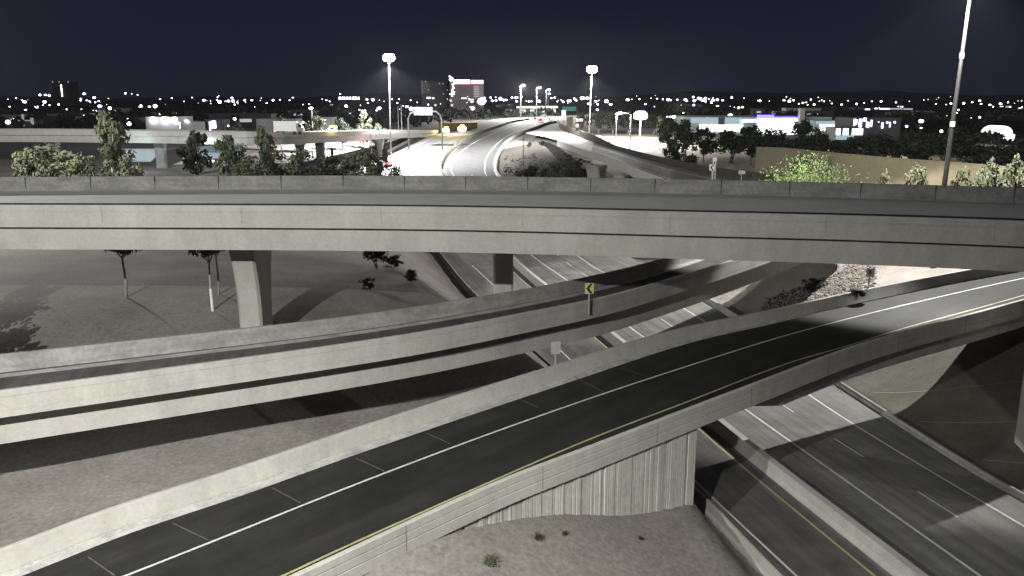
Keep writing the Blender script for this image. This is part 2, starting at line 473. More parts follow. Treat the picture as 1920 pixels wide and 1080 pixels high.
for px, Y, ang in ((474,63,R(0)),(944,74,R(0)),(1990,58,R(-8)),(-300,66,R(2))):
    p = PD(px, 500, Y); flared_column(ov, (p.x, p.y), ground(p.x, p.y)-.6, zb_, 1.75, 3.0, 6.4 if px<900 else 4.6, ang)

# ------------------------------------------------------------------ middle ramp bridge
zt2 = 11.5; b2 = 1.02
far2 = match([P(-330,697,zt2),P(0,663,zt2),P(320,629,zt2),P(640,593,zt2),P(985,541,zt2),P(1155,506,zt2),P(1240,484,zt2),P(1400,434,zt2),P(1560,385,zt2)], 110)
near2 = match([P(-330,777,zt2),P(0,733,zt2),P(320,690,zt2),P(640,646,zt2),P(820,618,zt2),P(1020,580,zt2),P(1120,560,zt2),P(1180,545,zt2),P(1295,512,zt2),P(1400,480,zt2),P(1600,412,zt2)], 110)
N2 = [p + Vector((0,0,-b2)) for p in near2]; F2 = [p + Vector((0,0,-b2)) for p in far2]
r2 = thing('ramp_bridge', 'middle curving ramp bridge with pale parapets passing beneath the overpass', 'bridge', (-5, 50, 4))
mb = MB(); loft(mb, N2, F2, [(0,.46,0),(1,.46,0),(1,.46,-.05),(0,.46,-.05)]); mb.build('roadway', M['asph2'], r2)
mb = MB(); loft(mb, N2, F2, [(0,.02,-.42),(0,.02,-.052),(1,.02,-.052),(1,.02,-.42),(1,1.2,-.52),(0,1.2,-.52)])
loft(mb, N2, F2, [(0,1.25,-.525),(0,1.35,-2.3),(1,1.35,-2.3),(1,1.25,-.525)]); mb.build('box_girder', M['conc'], r2)
nn = lat(N2); s = 1 if (F2[5]-N2[5]).dot(nn[5]) > 0 else -1
mb = MB(); sweep(mb, N2, barrier_prof(b2, .05), s); mb.build('parapet', M['conc'], r2)
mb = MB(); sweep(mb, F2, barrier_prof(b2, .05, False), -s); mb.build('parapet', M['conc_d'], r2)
mb = MB(); ribbon(mb, [a.lerp(c, .70) for a, c in zip(N2, F2)], .10, .012); mb.build('edge_line', M['thin'], r2, fix=False)
mb = MB(); ribbon(mb, [a.lerp(c, .84) for a, c in zip(N2, F2)], .75, .008); mb.build('gutter', M['gutter'], r2, fix=False)
for i in (4,):
    c = N2[i].lerp(F2[i], .5); flared_column(r2, (c.x, c.y), ground(c.x, c.y)-.6, zt2-b2-2.28, 1.7, 1.8, 2.6, math.atan2((N2[i+1]-N2[i]).y, (N2[i+1]-N2[i]).x))

# ------------------------------------------------------------------ foreground ramp
def z1(x, y):
    st = (x + y)/math.sqrt(2)
    if st < 45: return 7.6 + .05*(max(st, -5)-30)
    return 8.35 + .021*(min(st, 110)-45) + .35*(1-math.exp(-(st-45)/12))
b1 = .95
far1b = match([hit(a, c, z1) for a, c in ((-330,1196),(0,1077),(222,991),(444,917),(640,848),(862,773),(1040,715),(1280,641),(1447,605),(1613,567),(1847,520),(2050,486))], 130)
near1 = match([hit(a, c, lambda x, y: z1(x, y)+b1) for a, c in ((430,1139),(640,1041),(800,966),(960,895),(1120,834),(1280,772),(1440,711),(1597,652),(1700,621),(1800,595),(1915,564),(2100,512),(2300,460))], 130)
wl1 = match([hit(a, c, lambda x, y: z1(x, y)) for a, c in ((-60,1192),(235,1080),(440,999),(640,919),(895,822),(1133,738),(1280,689),(1463,632),(1613,592),(1760,557),(1913,523),(2120,482))], 130)
yl1 = match([hit(a, c, lambda x, y: z1(x, y)) for a, c in ((300,1180),(535,1078),(640,1029),(960,886),(1120,818),(1280,757),(1477,681),(1590,648),(1700,614),(1800,587),(1915,555),(2100,497))], 130)
N1 = [p + Vector((0,0,-b1)) for p in near1]; F1 = far1b
def on_deck(poly, A_, B_):
    out = []
    for a, c in zip(A_, B_):
        best = None
        for p, q in zip(poly[:-1], poly[1:]):
            dx, dy = c.x-a.x, c.y-a.y; ex, ey = q.x-p.x, q.y-p.y
            den = dx*ey - dy*ex
            if abs(den) < 1e-9: continue
            k = ((p.x-a.x)*ey - (p.y-a.y)*ex)/den; u = ((p.x-a.x)*dy - (p.y-a.y)*dx)/den
            if -.001 <= u <= 1.001 and -.05 <= k <= 1.05: best = a.lerp(c, k)
        if best is not None: out.append(best)
    return out
wl1 = on_deck(wl1, N1, F1); yl1 = on_deck(yl1, N1, F1)
r1 = thing('ramp_bridge', 'nearest curving ramp with dark asphalt, white edge line and ribbed wall below', 'bridge', (6, 44, 2))
mb = MB(); loft(mb, N1, F1, [(0,.02,0),(1,.0,0),(1,.0,-.05),(0,.02,-.05)]); mb.build('roadway', M['asph'], r1)
nn = lat(F1); s1 = 1 if (N1[60]-F1[60]).dot(nn[60]) > 0 else -1
i0 = 46
mb = MB()
loft(mb, N1[i0:], F1[i0:], [(0,.02,-.40),(0,.02,-.052),(1,-.44,-.052),(1,-.44,-.40),(1,.6,-.52),(0,.9,-.52)])
loft(mb, N1[i0:], F1[i0:], [(0,.95,-.525),(0,1.15,-1.75),(1,.8,-1.75),(1,.6,-.525)]); mb.build('box_girder', M['conc'], r1)
mb = MB(); nn2 = lat(N1); sN = 1 if (F1[60]-N1[60]).dot(nn2[60]) > 0 else -1
sweep(mb, N1, [(0,-.42),(0,.10),(.03,.115),(.03,.15),(0,.165),(0,.52),(.03,.53),(.03,.57),(0,.58),(0,b1-.03),(.03,b1),(.24,b1),(.27,b1-.03),(.45,0),(.45,-.42)], sN); 
q1 = catmull(N1, 14)
for p, q in zip(q1, lat(q1)):
    mb.box(p + q*sN*-.002 + Vector((0,0,.3)), (.02,.012,1.2), 1, rz=math.atan2(q.y,q.x)+math.pi/2)
mb.build('parapet', [M['conc'], M['joint']], r1)
mb = MB(); sweep(mb, F1, [(-.46,-.4),(-.46,b1-.03),(-.43,b1),(-.22,b1),(-.19,b1-.03),(-.02,0),(-.02,-.4)], s1)
mb.build('parapet', [M['conc'], M['joint']], r1)
mb = MB(); rows = []
for i, (p, q) in enumerate(zip(F1, nn)):
    w_ = .8*(1 - sstep(40, 92, i)) + .02
    rows.append([p + q*s1*.02 + Vector((0,0,.008)), p + q*s1*(.02 + w_) + Vector((0,0,.008))])
mb.grid(rows); mb.build('gutter', M['gutter'], r1, fix=False)
mb = MB(); ribbon(mb, wl1, .15, .012); mb.build('edge_line', M['white'], r1, fix=False)
mb = MB(); ribbon(mb, yl1, .14, .012); mb.build('yellow_line', M['yellow'], r1, fix=False)
for (a, c), (d, e) in (((165,1045),(215,1080)),((324,982),(391,1014)),((509,915),(564,944)),((667,860),(720,884)),((800,813),(844,833)),((969,747),(1010,765)),((1075,706),(1132,736)),((1165,690),(1215,708))):
    mb = MB(); A = hit(a, c, z1); B = hit(d, e, z1); A.z += .02; B.z += .02; dd = (B-A).normalized(); q = Vector((-dd.y, dd.x, 0))*.035; up = Vector((0,0,.012))
    mb.face([A-q+up, B-q+up, B+q+up, A+q+up])
    mb.build('joint_line', M['thin'], r1, fix=False)
# ribbed retaining wall under the near edge
ws = [i for i in range(130) if hit(1283,800,lambda x,y: z1(x,y)-.4).y >= N1[i].y]
iw = ws[-1]
W = [p + q*sN*.28 for p, q in zip(N1, nn2)][:iw+1]
mb = MB()
mb.grid([[p + Vector((0,0,-.43)), p + Vector((0,0,-7))] for p in W])
arc = [0]
for i in range(1, len(W)): arc.append(arc[-1] + (W[i]-W[i-1]).length)
wa = np.array([list(p) for p in W]); nq = lat(W); na = np.array([list(q) for q in nq])
def wp(t): return Vector([np.interp(t, arc, wa[:,k]) for k in range(3)])
def wn(t): return Vector([np.interp(t, arc, na[:,k]) for k in range(3)])
rr = random.Random(3); t = arc[-1]
while t > arc[-1] - 24 and t > .5:
    w = rr.choice((.10,.13,.18,.26,.34)); g_ = rr.choice((.03,.045,.06))
    p = wp(t - w/2); q = wn(t - w/2); dep = rr.choice((.09,.12,.15))
    gz = ground(p.x, p.y) - .5
    top = p.z - .435
    if top - gz > .2:
        mb.box(p + q*(-sN)*(dep/2 - .002) + Vector((0,0,(top+gz)/2 - p.z)), (w, dep, top-gz), 0, rz=math.atan2(q.y,q.x)+math.pi/2)
    t -= w + g_
e = W[-1]; q = wn(arc[-1])*sN
e2 = e + q*8.6
mb.face([e + Vector((0,0,-.43)), e2 + Vector((0,0,-.43)), e2 + Vector((0,0,-8)), e + Vector((0,0,-8))])
mb.build('retaining_wall', M['conc_f'], r1)

# ------------------------------------------------------------------ right-hand ramp beyond the overpass
def z3(x, y): return float(np.interp(y, [0, 200, 450, 520, 900], [12, 12, 10.5, 10.9, 11.4]))
L3 = match([hit(a, c, z3) for a, c in ((985,250),(1020,256),(1059,268),(1092,280),(1135,292),(1185,313),(1239,334),(1330,366))], 70)
R3 = match([hit(a, c, z3) for a, c in ((1046,232),(1051,241),(1085,256),(1149,278),(1231,301),(1330,322),(1435,336),(1640,362))], 70)
r3 = thing('ramp_bridge', 'brightly lit right-hand ramp rising to the freeway beyond the overpass', 'bridge', (40, 200, 8))
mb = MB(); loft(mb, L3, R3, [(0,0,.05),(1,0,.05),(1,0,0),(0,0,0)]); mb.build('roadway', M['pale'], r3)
mb = MB(); loft(mb, L3[40:], R3[40:], [(0,.3,.054),(1,.4,.054),(1,.4,.052),(0,.3,.052)]); mb.build('asphalt_overlay', M['asph2'], r3)
mb = MB(); loft(mb, L3[20:], R3[20:], [(0,-.1,-.01),(1,.1,-.01),(1,.1,-2.0),(0,.3,-2.0),(0,-.1,-1.2)]); mb.build('deck', M['conc'], r3)
nn = lat(R3); s3 = 1 if (L3[40]-R3[40]).dot(nn[40]) > 0 else -1
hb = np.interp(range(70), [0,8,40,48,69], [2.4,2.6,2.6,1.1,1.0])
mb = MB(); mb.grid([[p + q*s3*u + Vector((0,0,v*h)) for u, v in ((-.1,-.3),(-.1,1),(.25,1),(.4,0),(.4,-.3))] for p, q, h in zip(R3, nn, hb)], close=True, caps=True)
mb.build('parapet', M['shadewall'], r3)
mb = MB()
ribbon(mb, [a.lerp(c, .08) for a, c in zip(L3, R3)], .3, .062); ribbon(mb, [a.lerp(c, .55) for a, c in zip(L3, R3)], .2, .062, i0=30)
mb.build('edge_line', M['white'], r3, fix=False)
c = PD(1121, 300, 205); flared_column(r3, (c.x, c.y+3), ground(c.x, c.y)-1, 10.1, 3.4, 3, 6, R(-30))
c = PD(1165, 318, 178); flared_column(r3, (c.x+1, c.y+4), ground(c.x, c.y)-1, 10.1, 2.6, 3, 5, R(-30))

# ------------------------------------------------------------------ left viaduct far beyond
V = [PD(-330,247,228),PD(0,243,228),PD(250,245,228),PD(500,248,230),PD(640,246,270),PD(735,243.5,330),PD(822,244,425)]
Vt = match(V, 60)
vd = thing('viaduct_bridge', 'long pale viaduct at the far left carrying a white truck', 'bridge', (-60, 240, 9))
VF = []
for p, q in zip(Vt, lat(Vt)): VF.append(p + q*-9.0)
mb = MB(); loft(mb, Vt, VF, [(0,.4,-.95),(1,.4,-.95),(1,.4,-1.4),(0,.4,-1.4)]); mb.build('deck', M['deckc'], vd)
mb = MB(); loft(mb, Vt, VF, [(0,.0,-1.4),(0,0,0),(0,.35,0),(0,.36,-1.4)]); mb.build('parapet', M['conc'], vd)
mb = MB(); loft(mb, Vt, VF, [(1,.0,-1.4),(1,0,0),(1,.35,0),(1,.36,-1.4)]); mb.build('parapet', M['conc'], vd)
mb = MB(); loft(mb, Vt, VF, [(0,.7,-1.41),(0,1.1,-3.3),(1,1.1,-3.3),(1,.7,-1.41)]); mb.build('box_girder', M['conc'], vd)
for px, Y, w in ((562,258,2.2),(600,266,2.6),(713,322,3.0),(300,232,2.5),(100,232,2.5),(420,233,2.4)):
    p = PD(px, 270, Y+4.5); zt_ = np.interp(p.x, [v.x for v in Vt], [v.z for v in Vt]) - 3.28
    flared_column(vd, (p.x, p.y), ground(p.x, p.y)-.6, zt_, w, 1.8, 4, R(90) if px in (562,713) else 0, M['conc_d'])

# ------------------------------------------------------------------ freeway barriers
def barrier_thing(label, fn, y0, y1, h, wb, off=0, mat=None, n_=80, wt=.22, group=None):
    ys = np.geomspace(y0, y1, n_)
    pts = [Vector((float(fn(y)) + off, y, zf(y))) for y in ys]
    mid = pts[len(pts)//2]
    mb = MB(); sweep(mb, pts, [(-wb/2,-.1),(-wb/2,.12),(-wt/2-.06,.40*h),(-wt/2,h-.02),(-wt/2+.03,h),(wt/2-.03,h),(wt/2,h-.02),(wt/2+.06,.40*h),(wb/2,.12),(wb/2,-.1)])
    o = mb.build('concrete_barrier', mat or M['conc'], base=mid)
    return tag(o, label, 'barrier', group)
barrier_thing('wide concrete median barrier between the freeway carriageways at lower right', med, 20, 152, 1.0, .95, 0, wt=.55)
barrier_thing('dark curved median barrier sweeping right beside the white-lit carriageway', med, 235, 620, 1.25, .9, 0, M['conc_d'], wt=.4)
barrier_thing('low concrete barrier at the foot of the dirt slope by the ribbed wall', xl, 20, 62, .8, .6, -.3)
barrier_thing('low concrete barrier along the left edge of the freeway under the overpass', xl, 88, 200, .8, .6, -.3)
barrier_thing('pale barrier along the left edge of the white-lit carriageway', xl, 240, 420, 1.0, .6, -.3)
barrier_thing('low barrier along the right edge of the freeway below the nearest ramp', xr, 92, 128, .75, .6, .3, M['conc_d'])
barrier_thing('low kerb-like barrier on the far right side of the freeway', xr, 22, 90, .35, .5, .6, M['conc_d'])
barrier_thing('pale barrier curving along the inner edge of the grey lanes by the dirt infield', xr, 236, 560, 1.0, .8, .3, wt=.4)

# ------------------------------------------------------------------ lamps, masts
def add_light(kind, loc, energy, col=(1,1,1), size=.4, spot=None, blend=.4, aim=None):
    L = bpy.data.lights.new('lamp', kind); L.energy = energy; L.color = col
    L.shadow_soft_size = size
    if spot: L.spot_size = R(spot); L.spot_blend = blend
    o = bpy.data.objects.new('lamp_light', L); COL.objects.link(o); o.location = loc
    if aim is not None: o.rotation_euler = (Vector(aim) - Vector(loc)).to_track_quat('-Z', 'Y').to_euler()
    return o
def mast(label, px_top, py_top, Y, px_base, group=None, lit=True, ztop=None, r0=.32):
    t = PD(px_top, py_top, Y)
    if ztop: t.z = ztop
    bx = PD(px_base, 300, Y).x; gz = ground(bx, Y) - .2
    o = thing('light_mast', label, 'light mast', (bx, Y, gz), group)
    mb = MB(); top = Vector((t.x, Y, t.z)); bot = Vector((bx, Y, gz))
    mb.tube([bot, bot.lerp(top, .33), bot.lerp(top, .66), top], [r0, r0*.82, r0*.62, r0*.42], 10)
    mb.build('pole', M['steel'] if lit else M['darksteel'], o, smooth=True)
    for k in range(0, 9, 2):
        t_ = (k+.5)/9; p = bot.lerp(top, t_); rr_ = r0*(1-.58*t_)
        mb = MB(); mb.tube([p - Vector((0,0,.3)), p + Vector((0,0,.3))], rr_*1.18, 10)
        mb.build('coupling', M['band'], o)
    mb = MB(); n_ = 20; rg = 1.0
    ring = [top + Vector((math.cos(a)*rg, math.sin(a)*rg, -.1)) for a in np.linspace(0, 2*math.pi, n_)]
    mb.tube(ring, .08, 6, caps=False)
    for k in range(4):
        a = k*math.pi/2; mb.tube([top, top + Vector((math.cos(a)*rg, math.sin(a)*rg, -.1))], .06, 5)
    ringo = mb.build('lamp_ring', M['steel'], o)
    for k in range(8):
        a = k*math.pi/4 + .2
        c = top + Vector((math.cos(a)*rg*1.2, math.sin(a)*rg*1.2, -.42))
        mb = MB(); mb.ball(c, 1.0, 0, 10, 6, 1.35); mb.build('luminaire', M['e_mast'] if lit else M['steel'], ringo)
    return top
tA = mast('tall lit light mast left of the white carriageway, brightest lamp in the photo', 729, 106, 322, 733, 'tall light masts')
tB = mast('tall lit light mast right of the freeway beside the right-hand ramp', 1110, 128, 352, 1103, 'tall light masts')
tR = mast('tall unlit-looking steel mast rising out of frame in front of the tan wall', 1826, -62, 98, 1772, 'tall light masts', lit=False, r0=.34)
add_light('SPOT', (tA.x, tA.y-1.3, tA.z-3.2), 1050000, (.97,.97,1), .8, 150, .5, (tA.x+2, tA.y+4, 0))
add_light('SPOT', (tB.x, tB.y-1.3, tB.z-3.2), 800000, (1,.98,.90), .8, 150, .6, (tB.x, tB.y, 0))
for q_, e_ in ((tA, 100000), (tB, 45000)): add_light('POINT', (q_.x, q_.y-1.4, q_.z-3.0), e_, (.93,.93,1), .8)
add_light('SPOT', (tR.x-2, tR.y-3, tR.z-1.2), 215000, (1,.98,.92), .35, 116, .08, (tR.x, tR.y-1, 0))
add_light('SPOT', (tR.x+2, tR.y+2, tR.z-1.2), 80000, (1,.97,.80), .35, 95, .7, (64, 140, 12))
add_light('SPOT', (tR.x-2, tR.y+2, tR.z-1.2), 200000, (1,.98,.92), .35, 70, .6, (-4, 135, 0))
# the mast this camera watches from stands just left of the view
add_light('SPOT', (-8, 1.0, 38.5), 112000, (1,1,.95), .3, 128, .45, (-10, 4, 0))
add_light('SPOT', (-31, -11.0, 39.0), 265000, (1,1,.95), .3, 142, 1.0, (-46, 55, 12))
add_light('POINT', (-98, 138, 38), 270000, (1,1,.95), .8)  # added lamp beyond the overpass, out of view, brightening left trees and deck
# lamp fixed under the overpass deck
add_light('SPOT', (35.5, 64.5, 15.7), 5200, (.92,.93,1), .25, 95, 1.0, (34.6, 66.5, 8))
def arm_lamp(label, px, py, Y, px_head, group, energy=0, mat='e_white', r=.9):
    p = PD(px, py, Y); gz = ground(p.x, Y) if not (xl(Y) < p.x < xr(Y)) else zf(Y)
    o = thing('street_lamp', label, 'street lamp', (p.x, Y, gz), group)
    hx = PD(px_head, py, Y).x
    mb = MB(); mb.tube([(p.x,Y,gz-.2),(p.x,Y,p.z-.6),(p.x+(hx-p.x)*.3,Y,p.z),(hx,Y,p.z+.1)], [.16*r/.5,.13*r/.5,.1*r/.5,.09*r/.5], 6); mb.build('pole', M['steel'], o)
    mb = MB(); mb.ball((hx, Y, p.z), r, 0, 8, 5, .55); mb.build('lamp_head', M[mat], o)
    if energy: add_light('POINT', (hx, Y-.5, p.z-r-.3), energy, (1,.97,.92), .6)
for k, (px, py, Y, ph, e) in enumerate(((976,160,640,981,800000),(1006,164,760,1012,500000),(1024,168,880,1029,140000),(1028,176,1000,1030,0))):
    arm_lamp(('tall single-arm street lamp, leftmost of the row above the far roadway','tall single-arm street lamp, second in the row above the far roadway','tall single-arm street lamp, third in the row above the far roadway','shortest and farthest single-arm street lamp in the row above the roadway')[k], px, py, Y, ph, 'single-arm street lamps over the far roadway', e, r=1.5)
arm_lamp('curved-arm street lamp with bright head beside the lit white-and-blue sign', 1183, 212, 300, 1163, None, 42000, r=.8)
arm_lamp('small lamp post on the right dirt lot near the lit oval sign', 1156, 214, 330, 1157, None, 22000, 'e_warm', r=.7)
arm_lamp('slim lamp post with a round white head above the trees behind the viaduct', 584, 203, 330, 583, None, 0, r=.8)
arm_lamp('lamp post over a small white light pool at the far left parking lot', 337, 231, 400, 335, None, 5000, 'e_violet', r=1.0)
add_light('POINT', (-58, 275, 22), 30000, (1,.93,.95), .5)          # lamp under and behind the viaduct
add_light('POINT', (62, 318, 24), 110000, (1,.93,.72), .5)          # parking-lot lamp
add_light('POINT', (95, 215, 20), 9000, (1,.9,.62), .5)

# ------------------------------------------------------------------ signs
def post_sign(name, label, px, py, Y, w, h, zbase, front, back=None, rz=0, chevron=None, tilt=0, cat='sign'):
    c = PD(px, py, Y)
    o = thing(name, label, cat, (c.x, c.y, zbase))
    mb = MB(); mb.tube([(c.x, c.y+.09, zbase), (c.x, c.y+.09, c.z+h*.4)], .07, 6); mb.build('post', M['signback'], o)
    mb = MB(); mb.box(c, (w, .03, h), 0, rz=rz); pn = mb.build('panel', front, o)
    if chevron:
        mb = MB()
        ca, sa = math.cos(rz), math.sin(rz)
        def q(u, v): u *= w; v *= h; return (c.x + u*ca + .019*sa, c.y + u*sa - .019*ca, c.z + v)
        d = chevron
        mb.face([q(.02*d+.12*d,.47), q(.36*d,.47), q(-.02*d,.0), q(.36*d,-.47), q(.14*d,-.47), q(-.30*d,.0)]) if False else None
        A = [(.10*d,.46),(.40*d,.46),(-.02*d,0),(-.36*d,0)]
        B = [(-.36*d,0),(-.02*d,0),(.40*d,-.46),(.10*d,-.46)]
        mb.face([q(*u) for u in A]); mb.face([q(*u) for u in B])
        mb.build('chevron', M['signk'], pn, fix=False)
    return o
def nearest(poly, px, py):
    return min(poly, key=lambda p: abs(px - (960 + F*p.x/(p.y*CT + (CZ-p.z)*ST))))
i_ = min(range(110), key=lambda i: abs(1106 - (960 + F*near2[i].x/(near2[i].y*CT + (CZ-near2[i].z)*ST))))
p_ = near2[i_]; 
post_sign('chevron_sign', 'yellow sign with black chevron pointing left on the middle ramp parapet', 1105, 541, p_.y-.12, .66, .80, p_.z-1.0, M['signy'], rz=.15, chevron=1)
i_ = min(range(130), key=lambda i: abs(1044 - (960 + F*F1[i].x/(F1[i].y*CT + (CZ-F1[i].z)*ST)))); p_ = F1[i_]
post_sign('road_sign', 'grey back of a small sign behind the nearest ramp parapet', 1042, 652, p_.y+.5, .62, .85, p_.z-.3, M['signback'], rz=.1)
i_ = min(range(130), key=lambda i: abs(1632 - (960 + F*F1[i].x/(F1[i].y*CT + (CZ-F1[i].z)*ST)))); p_ = F1[i_]
o_ = post_sign('road_sign', 'small white sign with a dark bar above the far end of the nearest ramp', 1632, 511, p_.y+.6, .66, .8, p_.z-.3, M['signw'], rz=-.2)
mb = MB(); c = PD(1632, 511, p_.y+.6-.03); mb.box(c, (.12,.02,.42)); mb.build('bar', M['signk'], o_)
c = PD(1362, 314, 152)
post_sign('chevron_sign', 'small white chevron sign on the dark shoulder at right beyond the overpass', 1335, 314, 150, .9, 1.1, ground(PD(1335,300,150).x,150)-.2, M['signw'], rz=-.3, chevron=1)
mbx = PD(1340, 301, 150); gz = ground(mbx.x, 150)
o = thing('road_sign', 'edge-on pair of pale posts with a round sign on the right shoulder', 'sign', (mbx.x, 150, gz))
mb = MB(); mb.tube([(mbx.x-.2,150,gz-.3),(mbx.x-.2,150,mbx.z+.4)], .08, 6); mb.build('post', M['signw'], o)
mb = MB(); mb.tube([(mbx.x+.2,150,gz-.3),(mbx.x+.2,150,mbx.z+.4)], .08, 6); mb.build('post', M['signw'], o)
mb = MB(); mb.box((mbx.x,149.9,mbx.z+.2),(.7,.05,.7)); mb.build('panel', M['signw'], o)
c = PD(1391, 323, 146); 
post_sign('road_sign', 'small low white framed panel beside the right shoulder', 1391, 323, 146, 1.1, .6, ground(c.x,146)-.2, M['signback'], rz=-.2)
# overhead gantry with the pale back of a sign (left)
def gantry():
    Y = 345; a = PD(765, 215, Y); b_ = PD(828, 215, Y); gz = ground(a.x, Y)
    o = thing('sign_gantry', 'arched overhead gantry showing the pale gridded back of its sign', 'sign gantry', (a.x, Y, gz))
    zt_ = PD(800, 208, Y).z
    mb = MB()
    pts = [Vector((a.x,Y,gz-.3)), Vector((a.x,Y,zt_-3)), Vector((a.x+.8,Y,zt_-1.2)), Vector((a.x+2.4,Y,zt_-.3)), Vector((a.x+4,Y,zt_)), Vector((b_.x-4,Y,zt_)), Vector((b_.x-2,Y,zt_-.4)), Vector((b_.x-.6,Y,zt_-1.6)), Vector((b_.x,Y,zt_-3.4)), Vector((b_.x,Y,zf(Y)-.3))]
    mb.tube(pts, .33, 8); mb.build('frame', M['darksteel'], o)
    mb = MB(); l = PD(776, 201, Y); r_ = PD(811, 216, Y)
    w = r_.x - l.x; h = l.z - r_.z
    mb.box(((l.x+r_.x)/2, Y-.5, (l.z+r_.z)/2), (w, .15, h), 0)
    for k in range(1, 5): mb.box((l.x + w*k/5, Y-.6, (l.z+r_.z)/2), (.10,.06,h), 1)
    mb.box(((l.x+r_.x)/2, Y-.62, l.z - h*.6), (w,.06,.22), 1)
    mb.build('panel', [M['signw2'], M['steel']], o)
gantry()
def gantry_green():
    Y = 520; a = PD(1044, 203, Y)
    pr = PD(1082, 215, Y); gz = ground(pr.x, Y)
    o = thing('sign_gantry', 'cantilever gantry with a blank-looking green sign above the far ramp', 'sign gantry', (pr.x, Y, gz))
    mb = MB(); zt_ = PD(1060, 203, Y).z
    mb.tube([(pr.x,Y,gz-.3),(pr.x,Y,zt_)], .3, 6); mb.tube([(pr.x,Y,zt_),(PD(1038,203,Y).x,Y,zt_)], .22, 6); mb.build('frame', M['steel'], o)
    l = PD(1055, 200, Y); r_ = PD(1080, 208, Y)
    mb = MB(); mb.box(((l.x+r_.x)/2,Y-.4,(l.z+r_.z)/2),(r_.x-l.x,.15,l.z-r_.z)); mb.build('panel', M['e_green'], o)
gantry_green()
p = PD(1057, 213, 470)
post_sign('road_sign', 'upright white panel sign below the green gantry', 1057, 213, 470, 2.2, 3.6, 11, M['e_dim'])
# traffic signal with red light and white sign
p = PD(1082, 236, 330); gz = ground(p.x, 330)
o = thing('traffic_signal', 'traffic signal showing red behind the right-hand ramp wall', 'traffic signal', (p.x, 330, gz))
mb = MB(); mb.tube([(p.x+1.2,330,gz-.2),(p.x+1.2,330,p.z+2.4)], .15, 6); mb.build('pole', M['darksteel'], o)
mb = MB(); mb.box((p.x,330.2,p.z-.5),(1.1,.5,2.6)); hd = mb.build('housing', M['black'], o)
mb = MB(); mb.ball((p.x,329.8,p.z),.62,0,10,6); mb.build('red_light', M['e_red'], hd)
mb = MB(); mb.box((p.x+.9,330,p.z+2.2),(2.5,.08,.9)); mb.build('sign_panel', M['e_dim'], o)
# lit oval pylon sign
p = PD(1201, 217, 330); gz = ground(p.x, 330)
o = thing('pylon_sign', 'lit white oval pylon sign with violet glow cap on a slim post', 'pylon sign', (p.x, 330, gz))
mb = MB(); mb.tube([(p.x,330,gz-.2),(p.x,330,p.z)], .28, 8); mb.build('post', M['bld_p'], o)
mb = MB(); rows = []
for yy in (-.4, .4):
    rows.append([(p.x + 2.6*math.copysign(abs(math.cos(a))**.55, math.cos(a)), 330+yy, p.z + 1.45*math.copysign(abs(math.sin(a))**.7, math.sin(a))) for a in np.linspace(0, 2*math.pi, 28, endpoint=False)])
mb.grid(rows, close=True, caps=True); pn = mb.build('sign_face', M['e_cool'], o)
mb = MB(); rows = []
for yy in (-.42, .42):
    rows.append([(p.x + 2.0*math.cos(a), 330+yy, p.z + 1.5 + .45*math.sin(a)) for a in np.linspace(0, math.pi, 14)])
mb.grid(rows, close=True, caps=True); mb.build('cap', M['e_blue'], o)
add_light('POINT', (p.x, 327, p.z-3), 9000, (.6,.65,1), 1)

# ------------------------------------------------------------------ delineator posts on the infield and elsewhere
p = PD(981, 300, 250)
o = thing('slim_pole', 'thin bare pole standing in the dirt infield between the roads', 'pole', (p.x, 250, ground(p.x,250)))
mb = MB(); t_ = PD(982, 253, 250); mb.tube([(p.x,250,ground(p.x,250)-.3),(p.x,250,t_.z)], [.16,.11], 6); mb.build('shaft', M['steel'], o)
for px, yt, yb, Y, lb in ((695,245,300,300,'thin dark pole in front of the far viaduct pier'),(752,196,238,380,'thin pole behind the viaduct, left of the arched gantry'),(746,199,238,390,'thinner pole just left of the pole by the arched gantry')):
    a = PD(px, yt, Y); gz = min(PD(px, yb, Y).z, ground(a.x, Y))
    mb = MB(); mb.tube([(a.x,Y,gz),(a.x,Y,a.z)], [.2,.13], 6)
    tag(mb.build('slim_pole', M['steel'], base=(a.x,Y,gz)), lb, 'pole')
p = PD(722, 291, 262); gz = ground(p.x, 262)
o = thing('sign_board', 'dark upright sign panel against the white-lit carriageway', 'sign', (p.x, 262, gz))
mb = MB(); mb.box((p.x,262,p.z),(1.7,.12,3.9)); mb.build('panel', M['darksteel'], o)
mb = MB(); mb.tube([(p.x,262.1,gz-.2),(p.x,262.1,p.z)], .1, 6); mb.build('post', M['darksteel'], o)
p = PD(623, 291, 258); gz = ground(p.x, 258)
o = thing('sign_board', 'narrow dark sign panel on a post by the bushes left of the carriageway', 'sign', (p.x, 258, gz))
mb = MB(); mb.box((p.x,258,p.z),(.8,.12,3.4)); mb.build('panel', M['darksteel'], o)
mb = MB(); mb.tube([(p.x,258.1,gz-.2),(p.x,258.1,p.z)], .1, 6); mb.build('post', M['darksteel'], o)
# dark sign on the nearest ramp's far parapet, seen as a black bracket
i_ = min(range(130), key=lambda i: abs(1612 - (960 + F*F1[i].x/(F1[i].y*CT + (CZ-F1[i].z)*ST)))); p_ = F1[i_]
mb = MB(); c = p_ + Vector((0,0,b1+.12)); mb.ball(c + Vector((-.1,0,.02)), .5, 0, 10, 6, .38); mb.ball(c + Vector((.2,-.25,-.2)), .3, 0, 10, 6, .9)
tag(mb.build('sandbag', M['black'], base=c), 'black sagging bag draped over the nearest ramp parapet', 'sandbag')

